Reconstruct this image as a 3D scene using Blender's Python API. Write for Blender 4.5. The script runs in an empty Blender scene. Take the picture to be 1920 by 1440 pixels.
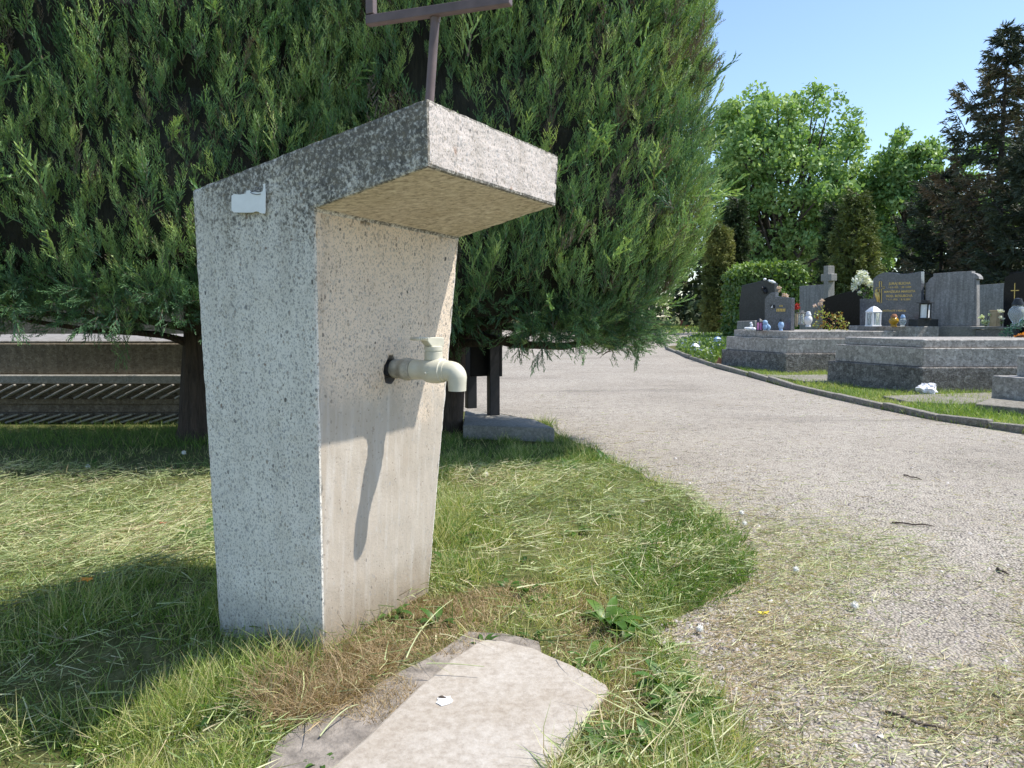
import bpy, bmesh, math, random
import numpy as np
from mathutils import Vector, Matrix

# ------------------------------------------------------------------ camera, sky, sun
SC = bpy.context.scene
H, F_PX, PITCH = 0.9, 1414.35, math.atan(130.0 / 1414.35)
cam_d = bpy.data.cameras.new("camera")
cam = bpy.data.objects.new("camera", cam_d)
SC.collection.objects.link(cam)
cam.location = (0, 0, H)
cam.rotation_euler = (math.radians(90) - PITCH, 0, 0)
cam_d.sensor_width = 36.0
cam_d.lens = F_PX / 1920 * 36.0
cam_d.clip_start, cam_d.clip_end = 0.05, 2000
SC.camera = cam

SUN_EL, SUN_AZ = math.radians(57.4), math.radians(-0.57)      # azimuth from +X towards +Y
world = bpy.data.worlds.new("World")
SC.world = world
world.use_nodes = True
wn = world.node_tree
wn.nodes.clear()
sky = wn.nodes.new("ShaderNodeTexSky")
sky.sky_type = 'NISHITA'
sky.sun_disc = False
sky.sun_elevation = SUN_EL
sky.sun_rotation = math.radians(90) - SUN_AZ
sky.air_density, sky.dust_density, sky.ozone_density = 1.0, 0.5, 2.6
bg = wn.nodes.new("ShaderNodeBackground")
bg.inputs[1].default_value = 0.15
wo = wn.nodes.new("ShaderNodeOutputWorld")
wn.links.new(sky.outputs[0], bg.inputs[0])
wn.links.new(bg.outputs[0], wo.inputs[0])

sun_d = bpy.data.lights.new("sun", 'SUN')
sun_d.energy, sun_d.angle, sun_d.color = 4.0, math.radians(0.53), (1.0, 0.95, 0.87)
sun = bpy.data.objects.new("sun", sun_d)
SC.collection.objects.link(sun)
sdir = Vector((math.cos(SUN_EL) * math.cos(SUN_AZ), math.cos(SUN_EL) * math.sin(SUN_AZ), math.sin(SUN_EL)))
sun.rotation_euler = sdir.to_track_quat('Z', 'Y').to_euler()
sun.location = (8, 3, 12)

SC.view_settings.view_transform = 'Standard'
SC.view_settings.look = 'None'
SC.view_settings.exposure = 0.70
SC.view_settings.gamma = 1.0
SC.view_settings.use_curve_mapping = False
SC.cycles.max_bounces = 8
SC.cycles.transparent_max_bounces = 12

# ------------------------------------------------------------------ picture <-> place
CP, SP = math.cos(PITCH), math.sin(PITCH)


def ray(px, py):
    x, u = (px - 960) / F_PX, (720 - py) / F_PX
    return np.array([x, CP + u * SP, -SP + u * CP])


def W(px, py, Y):
    d = ray(px, py)
    return np.array([0, 0, H]) + d * (Y / d[1])


def G(px, py, z=0.0):
    d = ray(px, py)
    return np.array([0, 0, H]) + d * ((z - H) / d[2])


def proj(v):
    d = v[..., 1] * CP - (v[..., 2] - H) * SP
    u = v[..., 1] * SP + (v[..., 2] - H) * CP
    return 960 + F_PX * v[..., 0] / d, 720 - F_PX * u / d


def nrm(v):
    v = np.asarray(v, float)
    return v / (np.linalg.norm(v, axis=-1, keepdims=True) + 1e-12)


_nr = np.random.default_rng(77)
_ND = _nr.normal(size=(10, 3))
_NP = _nr.uniform(0, 6.28, 10)


def nz(p, s=1.0, o=0.0):
    """smooth pseudo noise about -1..1"""
    p = np.asarray(p, float)
    if p.shape[-1] == 2:
        p = np.concatenate([p, np.zeros(p.shape[:-1] + (1,))], -1)
    a = 0
    for i in range(10):
        k = s * (0.7 + 0.16 * i)
        a = a + np.sin((p @ _ND[i]) * k + _NP[i] + o * (1.3 + i)) * (1.1 - 0.06 * i)
    return a / 3.6


# ------------------------------------------------------------------ materials
def new_mat(name):
    m = bpy.data.materials.new(name)
    m.use_nodes = True
    nt = m.node_tree
    b = nt.nodes["Principled BSDF"]
    return m, nt, b


class NT:
    def __init__(s, nt):
        s.nt = nt

    def n(s, t, **kw):
        x = s.nt.nodes.new(t)
        for k, v in kw.items():
            setattr(x, k, v)
        return x

    def l(s, a, b):
        s.nt.links.new(a, b)

    def set(s, sock, v):
        if isinstance(v, bpy.types.NodeSocket):
            s.l(v, sock)
        else:
            sock.default_value = v

    def coord(s, scale=(1, 1, 1), rot=(0, 0, 0)):
        tc = s.n("ShaderNodeTexCoord")
        mp = s.n("ShaderNodeMapping")
        mp.inputs['Scale'].default_value = scale
        mp.inputs['Rotation'].default_value = rot
        s.l(tc.outputs['Object'], mp.inputs[0])
        return mp.outputs[0]

    def noise(s, co, scale, detail=4, rough=0.55, dist=0.0):
        x = s.n("ShaderNodeTexNoise")
        x.inputs['Scale'].default_value = scale
        x.inputs['Detail'].default_value = detail
        x.inputs['Roughness'].default_value = rough
        x.inputs['Distortion'].default_value = dist
        s.l(co, x.inputs['Vector'])
        return x.outputs[0]

    def vor(s, co, scale, feature='F1', rnd=1.0):
        x = s.n("ShaderNodeTexVoronoi", feature=feature)
        x.inputs['Scale'].default_value = scale
        x.inputs['Randomness'].default_value = rnd
        s.l(co, x.inputs['Vector'])
        return x

    def ramp(s, fac, stops, interp='LINEAR'):
        x = s.n("ShaderNodeValToRGB")
        r = x.color_ramp
        r.interpolation = interp
        while len(r.elements) > 1:
            r.elements.remove(r.elements[-1])
        for i, (p, c) in enumerate(stops):
            e = r.elements[0] if i == 0 else r.elements.new(p)
            e.position = p
            e.color = (c, c, c, 1) if not hasattr(c, '__len__') else (c[0], c[1], c[2], 1)
        s.set(x.inputs[0], fac)
        return x.outputs[0]

    def mix(s, fac, a, b, bt='MIX'):
        x = s.n("ShaderNodeMix", data_type='RGBA', blend_type=bt)
        s.set(x.inputs[0], fac)
        for i, v in ((6, a), (7, b)):
            if isinstance(v, tuple) and len(v) == 3:
                v = (*v, 1)
            s.set(x.inputs[i], v)
        return x.outputs[2]

    def math(s, op, a, b=0.0, c=0.0, clamp=False):
        x = s.n("ShaderNodeMath", operation=op, use_clamp=clamp)
        s.set(x.inputs[0], a)
        s.set(x.inputs[1], b)
        s.set(x.inputs[2], c)
        return x.outputs[0]

    def sep(s, co):
        x = s.n("ShaderNodeSeparateXYZ")
        s.l(co, x.inputs[0])
        return x.outputs

    def cell(s, v):
        """one random grey per cell from a Voronoi colour"""
        x = s.n("ShaderNodeSeparateColor")
        s.l(v.outputs['Color'], x.inputs[0])
        return x.outputs

    def attr(s, name):
        x = s.n("ShaderNodeAttribute")
        x.attribute_name = name
        return x.outputs['Fac']

    def bump(s, h, strength, dist, prev=None):
        x = s.n("ShaderNodeBump")
        x.inputs['Strength'].default_value = strength
        x.inputs['Distance'].default_value = dist
        s.set(x.inputs['Height'], h)
        if prev is not None:
            s.l(prev, x.inputs['Normal'])
        return x.outputs[0]


def m_plain(name, col, rough=0.6, var=0.25, scale=14, bump=0.0, metal=0.0, spec=0.5):
    m, nt, b = new_mat(name)
    q = NT(nt)
    co = q.coord()
    n = q.noise(co, scale, 5)
    d = tuple(c * (1 - var) for c in col)
    u = tuple(min(1, c * (1 + var)) for c in col)
    q.l(q.ramp(n, [(0.3, d), (0.7, u)]), b.inputs['Base Color'])
    b.inputs['Roughness'].default_value = rough
    b.inputs['Metallic'].default_value = metal
    b.inputs['Specular IOR Level'].default_value = spec
    if bump:
        q.l(q.bump(q.noise(co, scale * 4, 4), 0.5, bump), b.inputs['Normal'])
    return m


def m_granite(name, dark, light, fleck, rough, scale=260, bump=0.0, streak=0.0, spec=0.5):
    m, nt, b = new_mat(name)
    q = NT(nt)
    co = q.coord()
    v = q.vor(co, scale)
    c = q.cell(v)
    base = q.ramp(c[0], [(0.0, dark), (0.45, light), (0.8, light), (0.95, fleck)])
    v2 = q.vor(co, scale * 0.35)
    c2 = q.cell(v2)
    base = q.mix(0.45, base, q.ramp(c2[1], [(0.1, dark), (0.7, light), (1, fleck)]))
    big = q.noise(co, 2.2, 6, 0.65)
    base = q.mix(0.55, base, q.ramp(big, [(0.3, (0.55, 0.54, 0.5)), (0.7, (1, 1, 1))]), 'MULTIPLY')
    if streak:
        st = q.noise(q.coord((9, 9, 0.7)), 3.0, 5)
        base = q.mix(streak, base, q.ramp(st, [(0.35, (0.35, 0.34, 0.33)), (0.62, (1, 1, 1))]), 'MULTIPLY')
    q.l(base, b.inputs['Base Color'])
    b.inputs['Specular IOR Level'].default_value = spec
    b.inputs['Roughness'].default_value = rough
    if bump:
        q.l(q.bump(q.noise(co, 45, 6, 0.7), 0.9, bump), b.inputs['Normal'])
    return m


def m_leaf(name, stops, rough=0.5, trans=0.3, spec=0.4):
    m, nt, b = new_mat(name)
    q = NT(nt)
    col = q.ramp(q.attr("tint"), stops)
    q.l(col, b.inputs['Base Color'])
    b.inputs['Roughness'].default_value = rough
    b.inputs['Specular IOR Level'].default_value = spec
    tr = q.n("ShaderNodeBsdfTranslucent")
    q.l(q.mix(1.0, col, (1.25, 1.3, 0.6), 'MULTIPLY'), tr.inputs[0])
    ms = q.n("ShaderNodeMixShader")
    ms.inputs[0].default_value = trans
    out = nt.nodes["Material Output"]
    q.l(b.outputs[0], ms.inputs[1])
    q.l(tr.outputs[0], ms.inputs[2])
    q.l(ms.outputs[0], out.inputs[0])
    return m


def pebbles(q, co, sc, lo, hi, o=0.0):
    """washed pebbles set in cement: returns mask, colour, height"""
    wob = q.n("ShaderNodeVectorMath", operation='ADD')
    nn = q.n("ShaderNodeTexNoise")
    nn.inputs['Scale'].default_value = sc * 1.3
    nn.inputs['Detail'].default_value = 2
    q.l(co, nn.inputs['Vector'])
    sc_ = q.n("ShaderNodeVectorMath", operation='SCALE')
    q.l(nn.outputs['Color'], sc_.inputs[0])
    sc_.inputs['Scale'].default_value = 0.55 / sc
    q.l(co, wob.inputs[0])
    q.l(sc_.outputs[0], wob.inputs[1])
    v = q.vor(wob.outputs[0], sc)
    c = q.cell(v)
    thr = q.math('MULTIPLY_ADD', c[1], hi - lo, lo)
    d = q.math('SUBTRACT', thr, v.outputs['Distance'])
    mask = q.math('MULTIPLY', d, 14.0, clamp=True)
    col = q.ramp(c[0], [(0.0, (0.12, 0.115, 0.108)), (0.07, (0.29, 0.28, 0.265)), (0.3, (0.40, 0.345, 0.275)), (0.4, (0.36, 0.355, 0.36)),
                        (0.55, (0.48, 0.46, 0.425)), (0.72, (0.32, 0.31, 0.295)), (0.86, (0.31, 0.245, 0.195)), (0.92, (0.58, 0.555, 0.51))], 'CONSTANT')
    return mask, col, d


def m_washed(name, matrix, stain=True, front=False):
    m, nt, b = new_mat(name)
    q = NT(nt)
    co = q.coord()
    cos = q.coord((1, 1, 0.72))
    X = q.sep(co)
    m1, c1, h1 = pebbles(q, cos, 112, 0.02, 0.50)
    m2, c2, h2 = pebbles(q, cos, 225, 0.22, 0.62)
    m3, c3, h3 = pebbles(q, q.coord((1.1, 0.9, 0.8)), 48, -0.42, 0.29)
    mot = q.noise(co, 5, 5, 0.6)
    base = q.mix(mot, tuple(c * 0.82 for c in matrix), tuple(min(1, c * 1.12) for c in matrix))
    fine = q.noise(co, 420, 3, 0.7)
    base = q.mix(0.5, base, q.ramp(fine, [(0.3, (0.72, 0.72, 0.72)), (0.58, (1, 1, 1))]), 'MULTIPLY')
    col = q.mix(q.math('MULTIPLY', m2, 0.58), base, c2)
    col = q.mix(q.math('MULTIPLY', m1, 0.72), col, c1)
    col = q.mix(m3, col, c3)
    hgt = q.math('ADD', q.math('MULTIPLY', m1, 0.6), q.math('MULTIPLY', m2, 0.4))
    if front:
        # worn smooth render on the lower half, with a wandering upper edge
        edge = q.math('ADD', X[2], q.math('MULTIPLY', q.math('SUBTRACT', q.noise(co, 4.5, 6, 0.65), 0.5), 0.5))
        edge = q.math('ADD', edge, q.math('MULTIPLY', X[1], 0.22))
        wear = q.ramp(edge, [(0.60, 0.0), (0.72, 1.0)])
        tan = q.mix(q.noise(q.coord((1, 1, 0.35)), 9, 6, 0.65), (0.37, 0.312, 0.248), (0.58, 0.52, 0.445))
        tan = q.mix(q.math('MULTIPLY', q.ramp(q.noise(q.coord((1, 1, 0.6)), 3.4, 6, 0.62), [(0.42, 0.0), (0.68, 1.0)]), 0.5), tan, (0.36, 0.295, 0.225))
        stk = q.noise(q.coord((26, 26, 1.1)), 1.6, 5, 0.6)
        tan = q.mix(q.math('MULTIPLY', q.ramp(stk, [(0.52, 0.0), (0.72, 1.0)]), 0.45), tan, (0.62, 0.59, 0.55))
        tan = q.mix(q.math('MULTIPLY', q.ramp(q.noise(co, 60, 4, 0.6), [(0.62, 0.0), (0.7, 1.0)]), 0.5), tan, (0.24, 0.19, 0.15))
        pits = q.vor(co, 46)
        pm = q.ramp(pits.outputs['Distance'], [(0.06, 1.0), (0.1, 0.0)])
        tan = q.mix(q.math('MULTIPLY', pm, 0.75), tan, (0.13, 0.10, 0.08))
        ragg = q.math('MULTIPLY', m1, q.ramp(q.noise(co, 20, 3), [(0.46, 0.0), (0.7, 0.65)]))
        tan = q.mix(ragg, tan, c1)
        low = q.ramp(X[2], [(0.03, (0.62, 0.56, 0.47)), (0.18, (1, 1, 1))])
        tan = q.mix(0.8, tan, low, 'MULTIPLY')
        col = q.mix(wear, tan, q.mix(1.0, col, (1.0, 0.94, 0.86), 'MULTIPLY'))
        hgt = q.math('MULTIPLY', hgt, wear)
        # rusty run-off under the canopy
        run = q.ramp(q.noise(q.coord((7, 7, 0.8)), 2.2, 4), [(0.6, 0.0), (0.72, 1.0)])
        run = q.math('MULTIPLY', run, q.ramp(X[2], [(0.78, 0.0), (1.0, 0.35)]))
        col = q.mix(run, col, (0.3, 0.22, 0.14))
    if not stain and not front:
        rs = q.vor(q.coord((1, 1, 0.7)), 11)
        rm = q.math('MULTIPLY', q.ramp(rs.outputs['Distance'], [(0.05, 1.0), (0.13, 0.0)]), q.ramp(q.noise(co, 70, 4, 0.7), [(0.4, 0.2), (0.6, 1.0)]))
        col = q.mix(q.math('MULTIPLY', rm, 0.8), col, (0.24, 0.12, 0.06))
        gr = q.ramp(q.noise(q.coord((9, 9, 2.0)), 1.6, 6, 0.65), [(0.46, 0.0), (0.7, 0.5)])
        col = q.mix(gr, col, (0.36, 0.31, 0.26))
    if stain:
        n1 = q.noise(co, 9, 8, 0.72)
        n2 = q.noise(q.coord((7, 7, 1.2)), 1.9, 5, 0.6)
        n3 = q.noise(co, 105, 4, 0.7)
        up = q.math('MULTIPLY_ADD', X[2], 1.55, -1.66)
        s = q.math('ADD', up, q.math('MULTIPLY_ADD', n1, 0.55, q.math('MULTIPLY', n2, 0.7)))
        s = q.math('ADD', s, q.math('MULTIPLY', X[0], 0.3))
        sm = q.ramp(s, [(0.22, 0.0), (0.95, 1.0)])
        # crust of dark lichen broken into specks, thicker towards the cap
        sm = q.math('MULTIPLY_ADD', q.math('SUBTRACT', q.math('ADD', n3, q.math('MULTIPLY', sm, 0.36)), 0.79), 6.0, 0.5, clamp=True)
        sc = q.ramp(q.noise(co, 30, 5, 0.75), [(0.35, (0.075, 0.07, 0.062)), (0.55, (0.17, 0.158, 0.138)), (0.66, (0.19, 0.155, 0.10)), (0.74, (0.30, 0.29, 0.265))])
        col = q.mix(q.math('MULTIPLY', sm, 0.92), col, sc)
        col = q.mix(0.6, col, q.ramp(s, [(0.2, (1, 1, 1)), (1.0, (0.66, 0.65, 0.62))]), 'MULTIPLY')
        wx = q.ramp(q.noise(q.coord((13, 13, 0.9)), 1.5, 6, 0.65), [(0.44, 0.0), (0.68, 1.0)])
        col = q.mix(q.math('MULTIPLY', wx, 0.22), col, (0.30, 0.27, 0.215))
        blot = q.ramp(q.noise(co, 6.5, 7, 0.7), [(0.52, 0.0), (0.66, 1.0)])
        col = q.mix(q.math('MULTIPLY', blot, 0.16), col, (0.42, 0.36, 0.25))
        low_tone = q.math('MULTIPLY', q.ramp(X[2], [(0.0, 1.0), (0.14, 0.0)]), q.ramp(n1, [(0.3, 0.2), (0.6, 0.8)]))
        col = q.mix(low_tone, col, (0.17, 0.165, 0.125))  # darker and patchy towards the bottom
    q.l(col, b.inputs['Base Color'])
    b.inputs['Roughness'].default_value = 0.88
    b.inputs['Specular IOR Level'].default_value = 0.25
    b1 = q.bump(hgt, 0.55, 0.003)
    b2 = q.bump(q.noise(co, 130, 6, 0.7), 0.5, 0.003, b1)
    q.l(b2, b.inputs['Normal'])
    return m


def m_board():
    m, nt, b = new_mat("board_marked_concrete")
    q = NT(nt)
    co = q.coord((1, 1, 1), (0, 0, math.radians(-28)))
    st = q.n("ShaderNodeMapping")
    st.inputs['Scale'].default_value = (34, 62, 30)
    q.l(co, st.inputs[0])
    n = q.noise(st.outputs[0], 1.4, 6, 0.7, 0.4)
    col = q.ramp(n, [(0.34, (0.34, 0.285, 0.215)), (0.5, (0.68, 0.585, 0.465)), (0.66, (0.88, 0.80, 0.675))])
    big = q.noise(co, 5, 4)
    col = q.mix(0.5, col, q.ramp(big, [(0.3, (0.6, 0.55, 0.45)), (0.7, (1, 1, 1))]), 'MULTIPLY')
    q.l(col, b.inputs['Base Color'])
    b.inputs['Roughness'].default_value = 0.9
    q.l(q.bump(n, 0.6, 0.004), b.inputs['Normal'])
    return m


def m_asphalt():
    m, nt, b = new_mat("worn_asphalt")
    q = NT(nt)
    co = q.coord()
    v = q.vor(co, 95)
    c = q.cell(v)
    v2 = q.vor(co, 210)
    c2 = q.cell(v2)
    stone = q.ramp(c[0], [(0.0, (0.27, 0.238, 0.198)), (0.35, (0.445, 0.398, 0.33)), (0.7, (0.54, 0.49, 0.415)), (0.9, (0.44, 0.37, 0.295)), (1.0, (0.68, 0.625, 0.545))])
    stone2 = q.ramp(c2[0], [(0.0, (0.24, 0.213, 0.178)), (0.5, (0.43, 0.387, 0.325)), (1.0, (0.59, 0.54, 0.465))])
    col = q.mix(0.45, stone, stone2)
    gap = q.ramp(v.outputs['Distance'], [(0.48, 0.0), (0.72, 1.0)])
    gapn = q.math('MULTIPLY', gap, q.ramp(q.noise(co, 14, 5), [(0.36, 0.25), (0.58, 1.0)]))
    col = q.mix(gapn, col, (0.085, 0.07, 0.062))
    big = q.noise(co, 0.8, 6, 0.6)
    col = q.mix(0.55, col, q.ramp(big, [(0.32, (0.62, 0.60, 0.57)), (0.6, (1, 1, 1))]), 'MULTIPLY')
    dust = q.noise(co, 2.4, 6, 0.65)
    col = q.mix(q.math('MULTIPLY', q.ramp(dust, [(0.42, 0.0), (0.7, 1.0)]), 0.5), col, (0.40, 0.35, 0.29))
    lit = q.noise(q.coord((3, 1, 1)), 60, 5, 0.75)
    col = q.mix(q.math('MULTIPLY', q.ramp(lit, [(0.62, 0.0), (0.7, 1.0)]), 0.55), col, (0.47, 0.41, 0.26))
    # the odd dark patch of newer tar
    p = q.ramp(q.noise(q.coord((0.5, 1.6, 1)), 0.55, 4, 0.6), [(0.58, 0.0), (0.68, 1.0)])
    col = q.mix(q.math('MULTIPLY', p, 0.55), col, q.mix(0.5, col, (0.13, 0.12, 0.125), 'MULTIPLY'))
    q.l(col, b.inputs['Base Color'])
    b.inputs['Roughness'].default_value = 0.85
    b.inputs['Specular IOR Level'].default_value = 0.3
    hgt = q.ramp(v.outputs['Distance'], [(0.1, 1.0), (0.7, 0.0)])
    b1 = q.bump(hgt, 0.9, 0.006)
    b2 = q.bump(q.noise(co, 26, 6, 0.7), 0.8, 0.010, b1)
    q.l(b2, b.inputs['Normal'])
    return m


def m_soil():
    m, nt, b = new_mat("soil_and_thatch")
    q = NT(nt)
    co = q.coord()
    n = q.noise(co, 18, 8, 0.7)
    st = q.noise(q.coord((30, 8, 1)), 6, 5, 0.7)
    col = q.ramp(n, [(0.3, (0.045, 0.04, 0.02)), (0.5, (0.10, 0.095, 0.04)), (0.7, (0.19, 0.17, 0.085))])
    col = q.mix(q.math('MULTIPLY', q.ramp(st, [(0.5, 0.0), (0.68, 1.0)]), 0.6), col, (0.28, 0.25, 0.13))
    far = q.noise(co, 0.35, 5)
    col = q.mix(q.ramp(far, [(0.35, 0.1), (0.65, 0.7)]), col, (0.095, 0.125, 0.032))
    q.l(col, b.inputs['Base Color'])
    b.inputs['Roughness'].default_value = 0.95
    b.inputs['Specular IOR Level'].default_value = 0.1
    q.l(q.bump(n, 0.8, 0.02), b.inputs['Normal'])
    return m


def m_slab():
    m, nt, b = new_mat("worn_pale_slab")
    q = NT(nt)
    co = q.coord()
    mot = q.noise(co, 60, 4, 0.62)
    big = q.noise(co, 4, 5, 0.6)
    col = q.ramp(mot, [(0.32, (0.335, 0.294, 0.248)), (0.5, (0.41, 0.368, 0.318)), (0.7, (0.475, 0.437, 0.388))])
    col = q.mix(0.7, col, q.ramp(big, [(0.3, (0.74, 0.68, 0.60)), (0.65, (1, 1, 1))]), 'MULTIPLY')
    v = q.vor(co, 90)
    sp = q.ramp(v.outputs['Distance'], [(0.05, 1.0), (0.09, 0.0)])
    col = q.mix(q.math('MULTIPLY', sp, 0.5), col, (0.2, 0.16, 0.13))
    crk = q.ramp(q.noise(q.coord((2, 9, 2)), 7, 6, 0.7), [(0.6, 0.0), (0.72, 0.45)])
    col = q.mix(crk, col, (0.36, 0.29, 0.22))
    q.l(col, b.inputs['Base Color'])
    b.inputs['Roughness'].default_value = 0.85
    q.l(q.bump(q.noise(co, 150, 5, 0.65), 0.5, 0.003, q.bump(mot, 0.4, 0.003)), b.inputs['Normal'])
    return m


def m_bark(name, dark, light):
    m, nt, b = new_mat(name)
    q = NT(nt)
    n = q.noise(q.coord((14, 14, 1.6)), 3.5, 6, 0.7, 0.6)
    q.l(q.ramp(n, [(0.3, dark), (0.7, light)]), b.inputs['Base Color'])
    b.inputs['Roughness'].default_value = 0.95
    q.l(q.bump(n, 1.0, 0.03), b.inputs['Normal'])
    return m


M = {}
M['washed_side'] = m_washed("washed_concrete_side", (0.87, 0.82, 0.735))
M['washed_front'] = m_washed("washed_concrete_front", (0.76, 0.665, 0.565), stain=False, front=True)
M['washed_cap'] = m_washed("washed_concrete_cap", (0.62, 0.55, 0.50), stain=False)
M['board'] = m_board()
M['asphalt'] = m_asphalt()
M['soil'] = m_soil()
M['slab'] = m_slab()
M['plastic'] = m_plain("cream_plastic", (0.58, 0.55, 0.44), 0.42, 0.13, 16, 0.0008)
M['plastic_dirty'] = m_plain("grimy_plastic", (0.40, 0.375, 0.31), 0.6, 0.45, 40, 0.002)
M['dark_hole'] = m_plain("grimy_steel", (0.06, 0.06, 0.065), 0.6, 0.5, 40, 0.002)
M['mortar'] = m_plain("crumbly_mortar", (0.235, 0.205, 0.175), 0.95, 0.4, 26, 0.012)
M['paint_brown'] = m_plain("chalky_brown_paint", (0.125, 0.088, 0.08), 0.5, 0.22, 22, 0.0008)
M['paper'] = m_plain("white_paper", (0.84, 0.84, 0.83), 0.6, 0.06, 30)
M['ink'] = m_plain("grey_ink", (0.12, 0.12, 0.13), 0.7, 0.2, 30)
M['bin'] = m_plain("black_plastic", (0.007, 0.007, 0.008), 0.6, 0.3, 10, spec=0.2)
M['bin_post'] = m_plain("dark_painted_post", (0.018, 0.018, 0.021), 0.5, 0.25, 12, spec=0.3)
M['conc'] = m_granite("grey_concrete", (0.21, 0.2, 0.175), (0.31, 0.295, 0.265), (0.41, 0.39, 0.355), 0.9, 160, 0.006)
M['conc_brown'] = m_granite("brown_stained_concrete", (0.115, 0.09, 0.062), (0.24, 0.195, 0.14), (0.34, 0.29, 0.225), 0.92, 120, 0.006, 0.35)
M['terrazzo_top'] = m_granite("pale_terrazzo", (0.15, 0.13, 0.115), (0.32, 0.295, 0.27), (0.45, 0.42, 0.39), 0.8, 60, 0.003)
M['granite_mid'] = m_granite("grey_granite", (0.20, 0.182, 0.162), (0.43, 0.39, 0.345), (0.68, 0.63, 0.57), 0.62, 75, 0.003, 0.25)
M['granite_rough'] = m_granite("rock_faced_granite", (0.10, 0.09, 0.082), (0.29, 0.262, 0.235), (0.56, 0.525, 0.48), 0.85, 70, 0.05)
M['granite_blue'] = m_granite("polished_blue_grey_granite", (0.055, 0.06, 0.072), (0.105, 0.112, 0.13), (0.2, 0.21, 0.24), 0.2, 160)
M['granite_black'] = m_granite("polished_black_granite", (0.008, 0.008, 0.009), (0.014, 0.014, 0.016), (0.035, 0.035, 0.04), 0.12, 300, spec=0.07)
M['granite_slate'] = m_granite("polished_dark_granite", (0.03, 0.032, 0.034), (0.055, 0.058, 0.06), (0.09, 0.095, 0.1), 0.15, 260, spec=0.15)
M['granite_plain'] = m_granite("weathered_grey_stone", (0.22, 0.212, 0.205), (0.33, 0.318, 0.305), (0.46, 0.445, 0.425), 0.75, 130, 0.003, 0.5)
M['gold'] = m_plain("gilding", (0.62, 0.44, 0.14), 0.35, 0.15, 60, 0.0, 0.55)
M['white'] = m_plain("white_enamel", (0.78, 0.79, 0.81), 0.4, 0.05, 20)
M['black_metal'] = m_plain("black_metal", (0.02, 0.02, 0.02), 0.4, 0.2, 20)
M['red'] = m_plain("red_plastic", (0.5, 0.03, 0.03), 0.35, 0.2, 30)
M['pink'] = m_plain("pink_plastic", (0.72, 0.25, 0.5), 0.5, 0.15, 30)
M['blue'] = m_plain("pale_blue_plastic", (0.28, 0.42, 0.62), 0.5, 0.15, 30)
M['amber'] = m_plain("amber_glass", (0.42, 0.24, 0.02), 0.12, 0.2, 20)
M['terracotta'] = m_plain("terracotta", (0.38, 0.16, 0.08), 0.85, 0.2, 30)
M['wood'] = m_plain("pale_wood", (0.42, 0.32, 0.2), 0.8, 0.2, 18)
M['stalk'] = m_plain("pale_green_stalk", (0.40, 0.42, 0.22), 0.6, 0.2, 30)
M['rust_red'] = m_plain("rust_red_paint", (0.3, 0.09, 0.06), 0.8, 0.2, 14)
M['orange'] = m_plain("orange_petals", (0.7, 0.26, 0.02), 0.6, 0.2, 40)
M['yellow'] = m_plain("yellow_leaf", (0.75, 0.6, 0.03), 0.6, 0.15, 60)
M['petal_white'] = m_plain("white_petals", (0.78, 0.755, 0.68), 0.7, 0.06, 40)
M['petal_pink'] = m_plain("pale_pink_petals", (0.75, 0.55, 0.55), 0.7, 0.1, 40)
M['bag'] = m_plain("thin_white_plastic_film", (0.75, 0.74, 0.76), 0.35, 0.06, 20, 0.002)
M['twig'] = m_plain("dark_twig", (0.075, 0.055, 0.04), 0.9, 0.3, 60)
M['kerb'] = m_granite("mossy_kerb_concrete", (0.15, 0.135, 0.105), (0.29, 0.265, 0.22), (0.40, 0.375, 0.33), 0.92, 120, 0.01, 0.3)
M['bark'] = m_bark("juniper_bark", (0.03, 0.022, 0.017), (0.12, 0.086, 0.064))
M['bark_grey'] = m_bark("grey_bark", (0.035, 0.03, 0.025), (0.11, 0.095, 0.08))
M['inner'] = m_bark("dark_inner_hull", (0.012, 0.012, 0.008), (0.042, 0.04, 0.026))  # near-black fill, stands in for deep shade inside the foliage
gl, nt_, gb = new_mat("clear_glass")
gb.inputs['Base Color'].default_value = (0.82, 0.88, 0.9, 1)
gb.inputs['Roughness'].default_value = 0.06
gb.inputs['Transmission Weight'].default_value = 0.75
gb.inputs['IOR'].default_value = 1.3
M['glass'] = gl
M['juniper'] = m_leaf("juniper_scales", [(0.0, (0.024, 0.054, 0.032)), (0.25, (0.066, 0.142, 0.072)), (0.5, (0.138, 0.262, 0.108)), (0.7, (0.29, 0.425, 0.15)), (0.88, (0.46, 0.57, 0.21)), (0.92, (0.125, 0.10, 0.072)), (1.0, (0.155, 0.125, 0.09))], 0.5, 0.22)
M['maple'] = m_leaf("maple_leaves", [(0.0, (0.07, 0.14, 0.05)), (0.5, (0.20, 0.335, 0.115)), (1.0, (0.44, 0.56, 0.25))], 0.5, 0.35, 0.3)
M['spruce'] = m_leaf("browning_spruce_needles", [(0.0, (0.035, 0.05, 0.03)), (0.4, (0.085, 0.105, 0.058)), (0.65, (0.16, 0.125, 0.075)), (1.0, (0.30, 0.19, 0.11))], 0.65, 0.08)
M['dark_leaf'] = m_leaf("dark_foliage", [(0.0, (0.018, 0.032, 0.014)), (0.6, (0.055, 0.085, 0.028)), (1.0, (0.14, 0.16, 0.05))], 0.6, 0.15)
M['thuja'] = m_leaf("thuja_scales", [(0.0, (0.05, 0.075, 0.022)), (0.5, (0.13, 0.165, 0.045)), (1.0, (0.26, 0.27, 0.08))], 0.6, 0.15)
M['hedge'] = m_leaf("hedge_leaves", [(0.0, (0.05, 0.10, 0.02)), (0.6, (0.12, 0.20, 0.04)), (1.0, (0.26, 0.36, 0.09))], 0.42, 0.3)
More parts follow.
